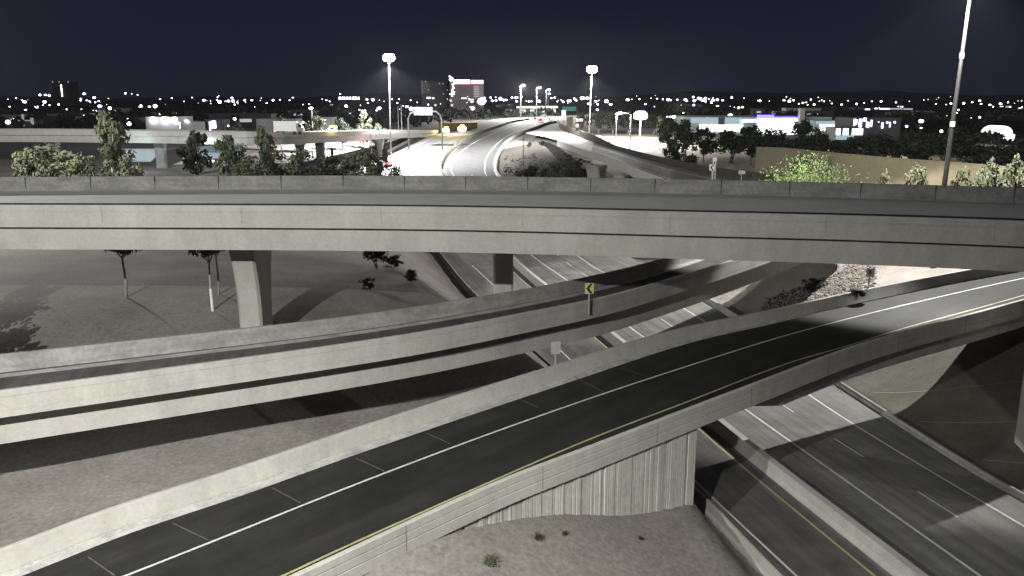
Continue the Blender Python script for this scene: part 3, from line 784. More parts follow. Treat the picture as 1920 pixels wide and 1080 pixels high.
# ------------------------------------------------------------------ sound wall at the right
wt = [PD(1418,277,178),PD(1470,279,168),PD(1560,288,150),PD(1700,300,138),PD(1800,307,131),PD(1920,317,124),PD(2250,341,108)]
wt = match(wt, 60)
o = thing('sound_wall', 'long tan sound wall behind the bushes at right', 'wall', (wt[30].x, wt[30].y, ground(wt[30].x, wt[30].y)))
mb = MB(); nn = lat(wt)
mb.grid([[p, p + q*-.25, p + q*-.25 + Vector((0,0,-8.5)), p + Vector((0,0,-8.5))] for p, q in zip(wt, nn)], close=True, caps=True)
mb.build('panel', M['tan'], o)
mb = MB(); mb.grid([[p + q*.05 + Vector((0,0,.004)), p + q*.05 + Vector((0,0,.2)), p - q*.3 + Vector((0,0,.2)), p - q*.3 + Vector((0,0,.004))] for p, q in zip(wt, nn)], close=True, caps=True)
mb.build('cap', M['tan'], o)

# ------------------------------------------------------------------ trees and shrubs
def leaf_cluster(mb, c, r, n, size, rnd, m=0, flat=.8):
    for _ in range(n):
        d = Vector((rnd.gauss(0,1), rnd.gauss(0,1), rnd.gauss(0,1))).normalized()
        k = r * (rnd.random()**.45)
        p = c + Vector((d.x*k, d.y*k, d.z*k*flat))
        a = Vector((rnd.gauss(0,1), rnd.gauss(0,1), rnd.gauss(0,1))).normalized()
        b = a.cross(d if abs(a.dot(d)) < .9 else Vector((0,0,1))).normalized(); cc = a.cross(b)
        s = size * rnd.uniform(.6, 1.3)
        q = (b + cc*.3).normalized()
        mb.face([p - a*s - q*s*.5, p + a*s*.2 - q*s*.75, p + a*s + q*s*.1, p + a*s*.1 + q*s*.7], m)
def make_tree(name, seed, crown, leafm, barkm, trunk_h, n_cl, spread, size=.036, nl=60, forks=3, r0=.022, lean=0, droop=0, multi=1):
    rnd = random.Random(seed)
    root = bpy.data.objects.new(name, None); COL.objects.link(root)
    mt = MB(); ml = MB(); tips = []
    for k in range(multi):
        bx = Vector((rnd.uniform(-.06,.06)*(multi>1), rnd.uniform(-.06,.06)*(multi>1), -.03))
        top = Vector((bx.x*2.6 + lean*rnd.uniform(.5,1.2), bx.y*2.6, trunk_h))
        mid = bx.lerp(top, .5) + Vector((rnd.uniform(-.02,.02), rnd.uniform(-.02,.02), 0))
        mt.tube([bx, mid, top], [r0*1.25, r0, r0*.75], 7)
        for f in range(forks):
            a = rnd.uniform(0, 6.28); t_ = Vector((top.x + math.cos(a)*spread*rnd.uniform(.4,.8), top.y + math.sin(a)*spread*rnd.uniform(.4,.8), rnd.uniform(trunk_h+.15, .85)))
            md = top.lerp(t_, .5) + Vector((0,0,.04))
            mt.tube([top, md, t_], [r0*.7, r0*.45, r0*.2], 5); tips += [md, t_]
    for k in range(n_cl):
        u = rnd.random()
        if k < len(tips): c = tips[k] + Vector((rnd.uniform(-.05,.05), rnd.uniform(-.05,.05), rnd.uniform(0,.08)))
        else:
            a = rnd.uniform(0, 6.28); z = rnd.uniform(crown[0], crown[1]); zz = (z-crown[0])/(crown[1]-crown[0])
            rad = spread * (math.sin(math.pi*min(1,max(.12, zz*.85+.12)))**.7) * rnd.uniform(.25, 1.0)
            c = Vector((math.cos(a)*rad + lean, math.sin(a)*rad, z))
        rr_ = rnd.uniform(.09, .17) * (spread/.4)
        leaf_cluster(ml, c, rr_, nl, size, rnd, 0, .75 + droop)
    mt.build('trunk', barkm, root, smooth=True); ml.build('crown', leafm, root, fix=False)
    return root
PROTO = {}
def proto(k):
    if k in PROTO: return PROTO[k]
    sp = {'olive': ((.32,.97), M['leaf_olive'], M['trunkpale'], .30, 26, .42), 'olive2': ((.30,.96), M['leaf_pale'], M['trunkpale'], .34, 22, .40),
          'dark': ((.28,.97), M['leaf_dark'], M['bark'], .28, 30, .44), 'dark2': ((.22,.95), M['leaf_dark'], M['bark'], .24, 26, .46),
          'lanky': ((.84,.99), M['leaf_olive'], M['trunkpale'], .66, 7, .34),
          'tall': ((.40,.97), M['leaf_olive'], M['trunkpale'], .42, 24, .36)}
    if k in sp:
        c, l, b_, th, ncl, sprd = sp[k]
        PROTO[k] = make_tree('tree', hash(k) % 1 + len(PROTO)*11 + 5, c, l, b_, th, ncl, sprd, multi=2 if k in ('olive','dark2') else 1)
    elif k in ('bush','bushp','bushd','bushb'):
        m_ = {'bush':'leaf_olive','bushp':'leaf_pale','bushd':'leaf_dark','bushb':'leaf_brown'}[k]
        PROTO[k] = make_tree('shrub', len(PROTO)*7 + 3, (.08,.93), M[m_], M['bark'], .16, 34, .44, multi=3, forks=2, size=.034, nl=70)
    return PROTO[k]
USED = {}
def plant(k, px, py_top, Y, wpx, label, cat='tree', group=None, gz=None, name=None):
    t_ = PD(px, py_top, Y); z0 = ground(t_.x, Y) - .1 if gz is None else gz
    h = max(1.0, t_.z - z0); wd = wpx * (Y*CT + (CZ-t_.z)*ST) / F
    p = proto(k); o = p if not USED.get(k) else copy_tree(p)
    USED[k] = True
    if name: o.name = name
    o.location = (t_.x, Y, z0); o.scale = (wd, wd, h); o.rotation_euler.z = random.uniform(0, 6.28)
    tag(o, label, cat, group); return o
plant('bush', 95, 270, 175, 150, 'big pale green tree, leftmost just above the overpass parapet', group='trees left beyond the overpass', name='tree')
plant('bushp', 48, 278, 168, 80, 'small pale bush at the far left above the overpass parapet', 'shrub')
plant('bushp', 152, 286, 165, 80, 'low pale bush between the leftmost tree and the tall pale-trunked tree', 'shrub')
plant('tall', 200, 214, 180, 92, 'tallest tree at left with a thick pale forked trunk', group='trees left beyond the overpass')
plant('olive', 215, 262, 184, 80, 'shorter olive tree merged to the right of the tall pale-trunked tree', group='trees left beyond the overpass')
plant('bushp', 232, 292, 168, 84, 'scraggly low bush at the foot of the tall pale-trunked tree', 'shrub')
plant('dark', 365, 246, 200, 78, 'dark drooping tree in front of the lit underpass wall', group='trees left beyond the overpass')
plant('olive', 428, 250, 196, 74, 'dark tree right of the drooping tree, before the lit underpass', group='trees left beyond the overpass')
plant('tall', 492, 240, 190, 62, 'slender tree standing in front of the left end of the white truck', group='trees left beyond the overpass')
for k, (px, yt, w_, kd, lb) in enumerate(((470,298,60,'bush','left shrub of the row right of the lit underpass'),(520,290,66,'bushd','second shrub of the row above the overpass, below the viaduct pier'),(572,286,72,'bush','tallest shrub of the row, in front of the wide viaduct pier'),
        (632,298,62,'bushd','fourth shrub of the row, left of the white carriageway'),(680,288,76,'bush','bushy shrub at the edge of the white carriageway'),(715,304,60,'bushd','rightmost shrub of the row, overlapping the white carriageway'))):
    plant('bush', px, yt-7, 190 + (k%2)*8, w_*1.5, lb, 'shrub', 'shrubs in a row above the overpass')
for px, yt, Y, w_, kd, lb in ((440,226,300,40,'olive','grey olive tree behind the viaduct left of the truck'),(525,222,310,52,'olive2','pale olive tree standing behind the white truck'),(592,215,310,50,'olive','broad grey tree right of the truck behind the viaduct'),(640,222,320,44,'dark','dark tree behind the amber flashing lights'),(680,210,330,40,'olive2','pale thin-limbed tree behind the viaduct left of the light mast'),
        (560,228,305,40,'olive2','small pale tree between the truck and the amber light'),(710,232,340,34,'bush','low tree by the light mast behind the viaduct')):
    plant(kd, px, yt, Y, w_, lb, group='trees behind the viaduct')
# trees seen under the overpass
for px, yb, yt, w_, lb in ((225,558,445,120,'forked pale-trunked tree under the overpass at left'),(388,582,445,100,'tree with whitewashed lower trunk standing left of the overpass column'),(402,552,445,90,'thin tree behind the whitewashed tree under the overpass'),(706,503,450,60,'dark small tree on the slope under the overpass beside the freeway')):
    Y = hit(px, yb, ground).y
    o = plant('lanky' if 'small' not in lb else 'dark2', px, yt, Y, w_, lb, group='trees under the overpass')
    if 'white' in lb and 'lower' in lb:
        tv = [o.matrix_basis @ v.co for v in [c_ for c_ in o.children if c_.name.startswith('trunk')][0].data.vertices]
        z0 = o.location.z; lo_v = [v for v in tv if v.z < z0 + .3]; hi_v = [v for v in tv if z0+1 < v.z < z0 + 4]
        pa = sum(lo_v, Vector())/max(1,len(lo_v)); pb = sum(hi_v, Vector())/len(hi_v) if hi_v else pa + Vector((0,0,2.3))
        ra = min(.26, max((v-pa).xy.length for v in lo_v)*1.05)
        mb = MB(); pb = pa.lerp(pb, min(1, 2.4/max(.5, pb.z-pa.z))); mb.tube([pa, pa.lerp(pb,.5), pb], [ra, ra*.95, ra*.9], 9)
        q = mb.build('whitewash', M['whitewash'], None, base=(0,0,0)); q.parent = o
        q.matrix_parent_inverse = (__import__('mathutils').Matrix.LocRotScale(o.location, o.rotation_euler, o.scale)).inverted()
for px, yt, Y, w_, lb in ((738,478,108,42,'dark round shrub on the slope left of the freeway under the overpass'),(770,505,104,30,'small dark shrub closest to the freeway edge under the overpass'),(690,520,98,30,'low shrub in the shadow on the slope under the overpass'),(1525,522,92,46,'dark round shrub on the riprap slope at right'),(1420,484,100,44,'dark shrub at the top of the slope right of the middle ramp')):
    p_ = PD(px, yt+22, Y); g_ = hit(px, yt+24, ground)
    plant('bushd', px, yt, g_.y, w_, lb, 'shrub', 'shrubs on the slopes')
# infield
for px, yt, w_, lb in ((992,266,10,'tiny round shrub high on the dirt infield, left of two'),(1016,264,11,'tiny reddish shrub high on the dirt infield, right of two'),(1000,309,60,'scruffy dark shrub at left in the infield by the thin pole'),(1046,303,64,'widest scruffy shrub at the foot of the dirt infield'),(1085,313,44,'scruffy shrub at the right foot of the infield by the ramp wall')):
    if w_ < 20: g_ = hit(px, yt+12, ground); plant('bushb', px, yt, g_.y, w_, lb, 'shrub', 'shrubs on the dirt infield')
    else: plant('bushd' if px != 1046 else 'bush', px, yt, 208, w_, lb, 'shrub', 'shrubs on the dirt infield')
# row of dark trees at right
for px, yt, Y, w_, kd, lb in ((1262,228,232,59,'olive2','pale olive tree, leftmost of the row before the lit store'),(1287,222,226,72,'olive','olive tree second in the row before the lit store'),(1322,240,220,57,'dark','dark tree with a thin leaning trunk in front of the yellow-lit ground'),(1372,240,214,91,'dark2','broad dark tree with two trunks, middle of the row before the store'),(1412,236,206,85,'dark','dense dark tree with two pale trunks right of the middle of the row'),(1445,238,202,85,'dark2','blackish tree below the violet end of the store light'),
        (1240,214,300,22,'olive','thin-trunked pale tree by the lit oval sign'),(1262,276,205,46,'bushd','dark bush along the top of the ramp wall'),(1296,288,190,44,'bushd','low dark bush where the ramp wall ends')):
    plant(kd, px, yt, Y, w_, lb, 'tree' if 'tree' in lb else 'shrub', 'trees in a row before the lit store')
for px, yt, Y, w_, kd, lb in ((1512,226,190,84,'dark','large black tree beside the white pylon, behind the tan wall'),(1548,246,186,70,'dark2','black tree filling the gap right of the white pylon'),(1600,258,180,80,'dark','black tree left of the lit canopy behind the wall'),(1655,246,176,96,'dark2','black tree behind the middle of the tan wall'),(1715,250,172,88,'dark','black tree left of the steel mast behind the wall'),(1790,232,170,110,'dark2','largest black tree right of the steel mast'),(1850,246,160,110,'dark','black tree left of the bright arched building'),(1912,256,156,90,'dark2','black tree at the right frame edge behind the wall'),(1480,258,196,60,'dark2','black tree at the left end of the tan wall')):
    plant(kd, px, yt, Y, w_, lb, 'tree', 'dark trees behind the tan wall')
# shrubs in front of the tan wall
for px, yt, Y, w_, kd, lb in ((1665,322,112,50,'bush','small olive bush in front of the tan wall, left of three'),(1722,304,114,60,'bushp','upright pale bush in front of the tan wall left of the mast'),(1815,318,104,70,'bush','olive bush right of the steel mast before the wall'),(1862,298,104,90,'bushp','tall pale bush in front of the wall near the right edge'),(1908,292,102,84,'bushp','pale bush cut by the right frame edge'),(1502,288,150,36,'bush','twiggy bush above the lime green shrub')):
    plant(kd, px, yt, Y, w_, lb, 'shrub', 'bushes before the tan wall')
# lime green palo-verde-like shrub: fine arching stems
def lime():
    c = PD(1520, 330, 112); gz = ground(c.x, 112)
    o = thing('shrub', 'bright lime green wispy shrub in front of the tan wall', 'shrub', (c.x, 112, gz))
    rnd = random.Random(4); mb = MB(); ms = MB(); top = PD(1520, 300, 112).z
    for k in range(900):
        a = rnd.uniform(0, 6.28); e = rnd.uniform(.45, 1.5); L = (top-gz)*rnd.uniform(.75,1.05)
        d = Vector((math.cos(a)*math.cos(e)*.85, math.sin(a)*math.cos(e)*.85, math.sin(e)))
        p0 = Vector((c.x, 112, gz)); pts = [p0 + d*L*t + Vector((0,0,-.5*t*t*math.cos(e))) for t in (0,.35,.7,1)]
        pts = [p + Vector((rnd.gauss(0,.05), rnd.gauss(0,.05), 0)) for p in pts]
        if k < 40: ms.tube(pts, [.06,.04,.03,.01], 4)
        for _ in range(26):
            t = rnd.uniform(.35, 1.05); p = p0 + d*L*t + Vector((rnd.gauss(0,.16), rnd.gauss(0,.16), rnd.gauss(0,.16) - .5*t*t*math.cos(e)))
            q = (d + Vector((rnd.gauss(0,.5), rnd.gauss(0,.5), rnd.gauss(0,.5)))).normalized()*rnd.uniform(.15,.4); r_ = q.cross(Vector((rnd.gauss(0,1),rnd.gauss(0,1),rnd.gauss(0,1)))).normalized()*.06
            mb.face([p-r_, p+q, p+r_])
    ms.build('stems', M['bark'], o); mb.build('foliage', M['leaf_lime'], o, fix=False)
lime()
# dry weeds and stones on the dirt near the camera
def tuft(px, py, r, label, mat='leaf_brown'):
    g_ = hit(px, py, ground); mb = MB(); rnd = random.Random(px)
    for k in range(240):
        a = rnd.uniform(0,6.28); d = Vector((math.cos(a)*rnd.uniform(.2,1), math.sin(a)*rnd.uniform(.2,1), rnd.uniform(.1,.7)))*r*rnd.uniform(.3,1)
        q = Vector((-d.y,d.x,0)).normalized()*.02; p = g_ + Vector((rnd.gauss(0,r*.35), rnd.gauss(0,r*.35), 0))
        mb.face([p-q, p+q, p+d])
    tag(mb.build('weed_tuft', M[mat], base=g_, fix=False), label, 'weed')
tuft(1008, 1008, .35, 'dry dark weed tuft on the dirt below the ribbed wall')
tuft(1058, 1001, .2, 'smaller dry weed just right of the tuft below the ribbed wall')
tuft(915, 1052, .55, 'sprawling dry weed near the bottom frame edge', 'leaf_pale')
tuft(1200, 1010, .2, 'tiny dry weed on the dirt at right below the ribbed wall')
# riprap on the right slope
def riprap():
    rnd = random.Random(9); mb = MB()
    for k in range(1800):
        t = rnd.random(); u = rnd.gauss(0, .5)
        px = 1430 + (1640-1430)*t; py = 585 - 75*t + u*32*(.5+t*.4)
        if py < 490: continue
        g_ = hit(px, py, ground); r = rnd.uniform(.10,.30)
        rows = []
        i0 = len(mb.v); mb.ball(g_ + Vector((0,0,r*.25)), r, 0, 6, 4, rnd.uniform(.5,.9))
        for i in range(i0, len(mb.v)):
            v = mb.v[i]; mb.v[i] = (v[0]+rnd.uniform(-.3,.3)*r, v[1]+rnd.uniform(-.3,.3)*r, v[2]+rnd.uniform(-.2,.2)*r)
    tag(mb.build('riprap', M['gravel'], fix=False), kind='stuff')
riprap()

# ------------------------------------------------------------------ buildings
def quadbox(x0, x1, y0, y1, z0, z1): 
    mb = MB(); mb.box(((x0+x1)/2,(y0+y1)/2,(z0+z1)/2),(x1-x0,y1-y0,z1-z0)); return mb
def building(name, label, px0, px1, py_top, Y, depth, wall, gz=None, cat='building', group=None):
    a = PD(px0, py_top, Y); b_ = PD(px1, py_top, Y); g_ = min(ground(a.x, Y), ground(b_.x, Y)) - .3 if gz is None else gz
    o = thing(name, label, cat, ((a.x+b_.x)/2, Y + depth/2, g_), group)
    quadbox(a.x, b_.x, Y, Y+depth, g_, a.z).build('wall', M[wall], o)
    return o, a.x, b_.x, g_, a.z
def panel(o, name, px0, py0, px1, py1, Y, mat, t=.2):
    a = PD(px0, py0, Y); b_ = PD(px1, py1, Y)
    mb = MB(); mb.box(((a.x+b_.x)/2, Y - t/2 - .01, (a.z+b_.z)/2), (b_.x-a.x, t, a.z-b_.z)); return mb.build(name, M[mat], o)
# twin office towers
o, x0, x1, g_, zt_ = building('office_tower', 'lit office tower with a glowing white-pink crown band', 843, 907, 150, 1050, 30, 'bld_r')
panel(o, 'crown_sign', 851, 149.5, 881, 157, 1050, 'e_pink', 1); panel(o, 'crown_sign', 883.5, 150.5, 906, 156.5, 1050, 'e_pink', 1)
panel(o, 'crown_trim', 850, 157.6, 907, 159.4, 1050, 'e_rim', .6)
panel(o, 'corner_pier', 899, 160, 906, 186, 1050, 'bld_p', .8)
for k in range(7): panel(o, 'window_row', 888, 161.2+k*3.2, 898.6, 162.6+k*3.2, 1050, 'e_faint')
for k, (xa, xb, y_) in enumerate(((847,853,157.5),(848,851,161.2),(848,852.5,165),(846.5,850,168.6),(846.5,853,172.6),(842.5,852.5,176.6),(846.5,849.6,180),(843.5,846.5,188.5),(846,849,197.5))):
    panel(o, 'window', xa, y_-.9, xb, y_+.9, 1050 if y_ < 186 else 1049, 'e_win')
for xa, xb, y_ in ((865,875,184.5),(878,888,187),(882,888,191)): panel(o, 'window', xa, y_-1, xb, y_+.6, 1050, 'e_win')
mb = MB(); c = PD(846, 148.2, 1049); mb.ball(c, 2.6, 0, 10, 6); mb.tube([(c.x,1049.5,zt_-2),(c.x,1049.5,c.z)], .3, 5, 1)
lo_ = mb.build('beacon', [M['e_violet'], M['steel']], o)
mb = MB(); c = PD(843, 143, 1050); mb.ball(c, 1.0, 0, 8, 5); mb.tube([(c.x,1050.5,zt_-2),(c.x,1050.5,c.z)], .2, 5, 1); mb.build('beacon', [M['e_violet'], M['steel']], o)
o, x0, x1, g_, zt_ = building('office_tower', 'dim unlit office tower left of the tower with the glowing crown', 790, 840, 152, 1080, 30, 'bld_d')
panel(o, 'corner_pier', 790, 151, 793, 176, 1080, 'bld_p', .6)
for k in range(6): panel(o, 'window_row', 793.5, 155+k*3.4, 803 + (k%3)*2, 156.2+k*3.4, 1080, 'e_vfaint')
for xa, y_ in ((797,152.5),(823,157),(830,157),(803,168),(831,176),(838,169)): panel(o, 'window', xa, y_-1, xa+1.6, y_+1, 1080, 'e_faint')
for xa, xb, y_ in ((800,808,183.5),(811,814,184),(815.5,817.5,197)): panel(o, 'window', xa, y_-1.4, xb, y_+1.4, 1079.5, 'e_win')
# far-left tower with a lit strip
o, x0, x1, g_, zt_ = building('office_tower', 'black tower at the far left with one bright vertical strip', 97, 130, 153, 1500, 30, 'bld_d')
panel(o, 'light_strip', 114, 159, 117.5, 181, 1500, 'e_white', .6)
for xa in (97.5, 110, 127): panel(o, 'roof_light', xa, 152.6, xa+2, 154.6, 1500, 'e_faint', .6)
# store at right
o, x0, x1, g_, zt_ = building('store_building', 'long pale-blue store with glaring white lit front and blue roof glow', 1293, 1560, 219.5, 420, 40, 'bld_b')
panel(o, 'facade', 1296, 221, 1346, 231, 420, 'e_cyan'); panel(o, 'facade', 1359, 221, 1390, 231, 420, 'e_cyan')
panel(o, 'entry_tower', 1347, 220, 1358, 234, 420, 'bld_d', .6)
panel(o, 'lit_storefront', 1312, 233, 1392, 247, 420, 'e_store')
panel(o, 'lit_storefront', 1386, 223, 1440, 231.5, 420, 'e_store2')
panel(o, 'lit_storefront', 1420, 222.5, 1493, 253, 420, 'e_store', .5)
panel(o, 'canopy', 1395, 230.6, 1440, 232, 419, 'bld_d', 2)
panel(o, 'blue_sign', 1420, 215.5, 1450, 220.5, 420, 'e_blue', .8)
panel(o, 'blue_sign', 1446, 219, 1492, 221.6, 420, 'e_blue', .7)
o, x0, x1, g_, zt_ = building('store_building', 'pale-blue store wing right of the white pylon', 1528, 1582, 226, 405, 30, 'bld_b')
panel(o, 'facade', 1530, 227, 1580, 233, 405, 'e_cyan'); panel(o, 'lit_storefront', 1537, 233, 1565, 246, 405, 'e_store')
c = PD(1506, 212, 415); 
mb = quadbox(PD(1501,203,415).x, PD(1510,203,415).x, 415, 418, ground(c.x,415), PD(1505,203,415).z)
tag(mb.build('pylon', M['bld_p'], base=(c.x,415,ground(c.x,415))), 'white rectangular pylon rising behind the black tree at right', 'pylon')
# lit canopy
o, x0, x1, g_, zt_ = building('carport', 'low carport with four bright white bays behind the tan wall', 1567, 1618, 239, 300, 10, 'bld_d')
for xa, xb in ((1568,1575),(1581,1590),(1598,1608),(1609,1617)): panel(o, 'lit_bay', xa, 241, xb, 253, 300, 'e_store')
panel(o, 'lower_wall', 1567, 253.5, 1600, 262, 300, 'e_cyan')
o, x0, x1, g_, zt_ = building('apartment_block', 'dark apartment block with bright white door strips', 1598, 1690, 221, 380, 20, 'bld_d')
for xa, xb, ya, yb in ((1601,1603,223,235),(1604.5,1606.5,224,233),(1611,1615,223,238),(1619,1624,221,227),(1624.5,1626.5,228,238),(1627.5,1629,229,239),(1633,1634.5,225,237),(1646.5,1648.5,228,228.8),(1653,1655.5,230,240),(1662,1665,228,231),(1668,1669,229,238),(1676,1679,227.5,230.5)):
    panel(o, 'lit_door', xa, ya, xb, yb+.4, 380, 'e_violet')
o, x0, x1, g_, zt_ = building('warehouse', 'flat pale roof strip of a far warehouse above the black trees', 1624, 1712, 202.5, 780, 40, 'bld_d')
for xa, xb, y_, m_ in ((1622,1631,205,'e_dim'),(1640,1646,203.4,'e_dim'),(1649,1668,204,'e_dim'),(1669,1692,204,'e_faint'),(1694,1711,204.4,'e_faint')): panel(o, 'lit_fascia', xa, y_-1.2, xb, y_+1.2, 780, m_)
# arched bright building at the right edge
def arch():
    Y = 330; c = PD(1880, 246, Y); a = PD(1861, 246, Y); b_ = PD(1900, 246, Y); zt_ = PD(1880, 236, Y).z; g_ = ground(c.x, Y)
    o = thing('arched_canopy', 'glaring white arched canopy at the right edge above the trees', 'canopy', (c.x, Y, g_))
    mb = MB(); rows = []
    for yy in (0, 8):
        r_ = [(c.x + (b_.x-a.x)/2*math.cos(t), Y+yy, c.z - 1 + (zt_-c.z+1)*math.sin(t)) for t in np.linspace(0, math.pi, 16)]
        rows.append(r_)
    mb.grid(rows, close=True, caps=True); mb.build('lit_arch', M['e_store'], o)
    for x in (a.x+.3, b_.x-.3):
        mb = MB(); mb.tube([(x,Y+.3,g_-.2),(x,Y+.3,c.z-1)], .2, 6); mb.build('leg', M['steel'], o)
    panel(o, 'lower_light', 1882, 252, 1901, 264, Y, 'e_store')
arch()
# left: parking-lot building with three bright lights
o, x0, x1, g_, zt_ = building('low_building', 'low grey building with three glaring wall lights at left', 272, 333, 219, 420, 20, 'bld_p')
for xa, w_ in ((281,11),(302,12),(322,10)):
    a = PD(xa+w_/2, 225, 419.4); mb = MB(); mb.ball(a, w_*.5*420/F, 0, 10, 6, 1.0); mb.build('wall_light', M['e_cool'], o)
o, x0, x1, g_, zt_ = building('low_building', 'low pale building right of the one with three lights', 338, 388, 228, 430, 14, 'bld_p')
panel(o, 'wall_light', 348, 225.5, 354, 229, 429.6, 'e_cool')
o, x0, x1, g_, zt_ = building('kiosk', 'small kiosk with two violet-white lit doors at left', 384, 416, 224, 430, 12, 'bld_d')
panel(o, 'lit_door', 392, 228, 396, 246, 430, 'e_violet'); panel(o, 'lit_door', 397, 227, 405, 240, 430, 'e_cool')
o, x0, x1, g_, zt_ = building('low_building', 'flat-roofed building with a white light strip far left', 190, 262, 221, 470, 16, 'bld_d')
panel(o, 'light_strip', 192, 221, 200, 224, 470, 'e_cool'); panel(o, 'light_strip', 208, 221.6, 249, 224, 470, 'e_dim'); panel(o, 'light_strip', 213, 228, 232, 229.6, 470, 'e_faint')
o, x0, x1, g_, zt_ = building('low_building', 'pale pillared building at the far left edge above the viaduct', 38, 66, 224, 460, 10, 'bld_d')
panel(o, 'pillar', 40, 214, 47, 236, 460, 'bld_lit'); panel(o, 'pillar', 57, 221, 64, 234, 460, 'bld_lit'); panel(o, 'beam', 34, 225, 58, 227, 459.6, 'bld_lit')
o, x0, x1, g_, zt_ = building('low_building', 'long low building with a row of bright square windows far behind the viaduct', 632, 676, 180, 1500, 30, 'bld_d')
for k, xa in enumerate((635.5,641,645,650,655.5,661,665,671)): panel(o, 'window', xa, 182, xa + (3.6 if k in (0,5,6) else 2.4), 186.5, 1500, 'e_cool')
o, x0, x1, g_, zt_ = building('low_building', 'dim grey building behind the trees left of the amber light', 594, 622, 220, 420, 12, 'bld_p')
o, x0, x1, g_, zt_ = building('low_building', 'dim grey low building behind the white truck', 480, 556, 223, 440, 12, 'bld_p')
# lit underpass wall and slope, far left under the viaduct
def underpass():
    Y = 236; a = PD(228, 300, Y); b_ = PD(310, 281, Y)
    o = thing('abutment', 'teal-lit underpass abutment wall below the viaduct at left', 'wall', (a.x, Y, ground(a.x, Y)))
    mb = MB(); pts = [PD(222,303,Y), PD(282,303,Y), PD(308,281,Y), PD(236,281,Y)]
    mb.grid([pts, [p + Vector((0,1.2,0)) for p in pts]], close=True, caps=True); mb.build('slope_paving', M['bld_b'], o)
    mb = MB(); mb.box((PD(272,279,Y).x, Y-.2, PD(272,280,Y).z), (PD(310,279,Y).x - PD(234,279,Y).x, .5, .35)); mb.build('kerb', M['bld_p'], o)
    Y2 = 240
    o2 = thing('abutment', 'pale-lit underpass wall behind the dark trees below the viaduct', 'wall', (PD(400,290,Y2).x, Y2, ground(PD(400,290,Y2).x, Y2)))
    mb = MB(); pts = [PD(342,298,Y2), PD(448,296,Y2), PD(452,272,Y2), PD(352,276,Y2)]
    mb.grid([pts, [p + Vector((0,1.2,0)) for p in pts]], close=True, caps=True); mb.build('wall', M['bld_b'], o2)
    mb = MB()
    q = [PD(322,309,214), PD(400,305.5,222), PD(474,300,232), PD(474,297,236), PD(400,299.5,230), PD(340,303,222)]
    mb.face(q); tag(mb.build('road', M['pale'], fix=False), kind='structure')
    for px, Y_, e in ((262,229,1500),(392,231,1500),(450,226,800)):
        c = PD(px, 274, Y_-2); add_light('POINT', (c.x, c.y-3, c.z-.2), e, (.72,.9,1), .4)
underpass()
# walls and overcrossing at the far end of the freeway
o, x0, x1, g_, zt_ = building('overcrossing', 'pale concrete overcrossing and walls where the freeway vanishes', 968, 1046, 199, 900, 12, 'bld_p', gz=PD(1000,203,900).z, cat='bridge')
for xa, xb in ((974,986),(994,1004),(1006,1014),(1033,1042)):
    a = PD(xa, 203, 900); b_ = PD(xb, 213, 900); quadbox(a.x, b_.x, 902, 910, 11, a.z).build('pier', M['bld_p'], o)
o, x0, x1, g_, zt_ = building('gatehouse', 'small yellow-lit block at the head of the ramp wall', 1064, 1074, 219, 420, 6, 'tan')

# ------------------------------------------------------------------ vehicles
def wheel(o, c, r, w=.25, ax='x'):
    c = Vector(c); d = Vector((w/2,0,0)) if ax == 'x' else Vector((0,w/2,0))
    mb = MB(); mb.tube([c - d, c + d], r, 12); return mb.build('wheel', M['black'], o)
def car(label, px, py, Y, facing, paint, front=None, rear=None, group=None, z=None, sc=1.0, big=1.0):
    c = PD(px, py, Y); zb = z if z is not None else c.z
    o = thing('car', label, 'car', (c.x, Y, zb), group)
    d = facing                       # +1 drives away from the camera, -1 towards it
    W_, L_ = 1.85*sc, 4.6*sc
    prof = [(-2.3,.35),(-2.3,.85),(-1.9,.98),(-1.2,1.02),(-.6,1.45),(.9,1.45),(1.7,1.0),(2.25,.95),(2.3,.35)]
    mb = MB(); mb.grid([[(c.x + x, Y - d*u*sc, zb + v*sc) for u, v in prof] for x in (-W_/2, -W_/2+.12, W_/2-.12, W_/2)], close=True, caps=True); mb.build('body', paint, o)
    mb = MB(); mb.box((c.x, Y - d*-.95*sc, zb + 1.22*sc), (W_-.2, .5, .34*sc)); mb.build('windscreen', M['glass'], o)
    mb = MB(); mb.box((c.x, Y - d*1.3*sc, zb + 1.2*sc), (W_-.2, .5, .34*sc)); mb.build('rear_window', M['glass'], o)
    for sx_ in (-1, 1):
        for u in (-1.4, 1.4): wheel(o, (c.x + sx_*(W_/2-.1), Y - d*u*sc, zb + .33*sc), .33*sc)
        if front: mb = MB(); mb.ball((c.x + sx_*.62*sc, Y + d*2.32*sc, zb + .72*sc), .2*sc*big, 0, 8, 5); mb.build('headlight', M[front], o)
        if rear: mb = MB(); mb.box((c.x + sx_*.66*sc, Y - d*2.33*sc, zb + .78*sc), (.42*sc*big,.08,.2*sc*big)); mb.build('tail_light', M[rear], o)
    return o
M['p_white'] = flat_mat('car_white', (.6,.6,.6), .3); M['p_red'] = flat_mat('car_red', (.35,.03,.03), .3); M['p_grey'] = flat_mat('car_grey', (.2,.2,.21), .3); M['p_glow'] = flat_mat('amber_glow_screen', (.16,.10,.03), .7); M['p_yel'] = flat_mat('truck_yellow', (.55,.38,.03), .5)
cx = PD(727, 268, 300)
car('car with glowing red lights at the foot of the left light mast', 727, 272, 296, 1, M['p_red'], None, 'e_red', z=ground(cx.x,296)+.1, sc=1.25, big=1.6)
add_light('POINT', (cx.x-1, 292, cx.z+.6), 1500, (1,.35,.4), .3)
car('red-lit car braking on the bright roadway near the far curve', 1013, 221, 560, 1, M['p_red'], None, 'e_red', z=zf(560)+.05, sc=1.6, big=1.8)
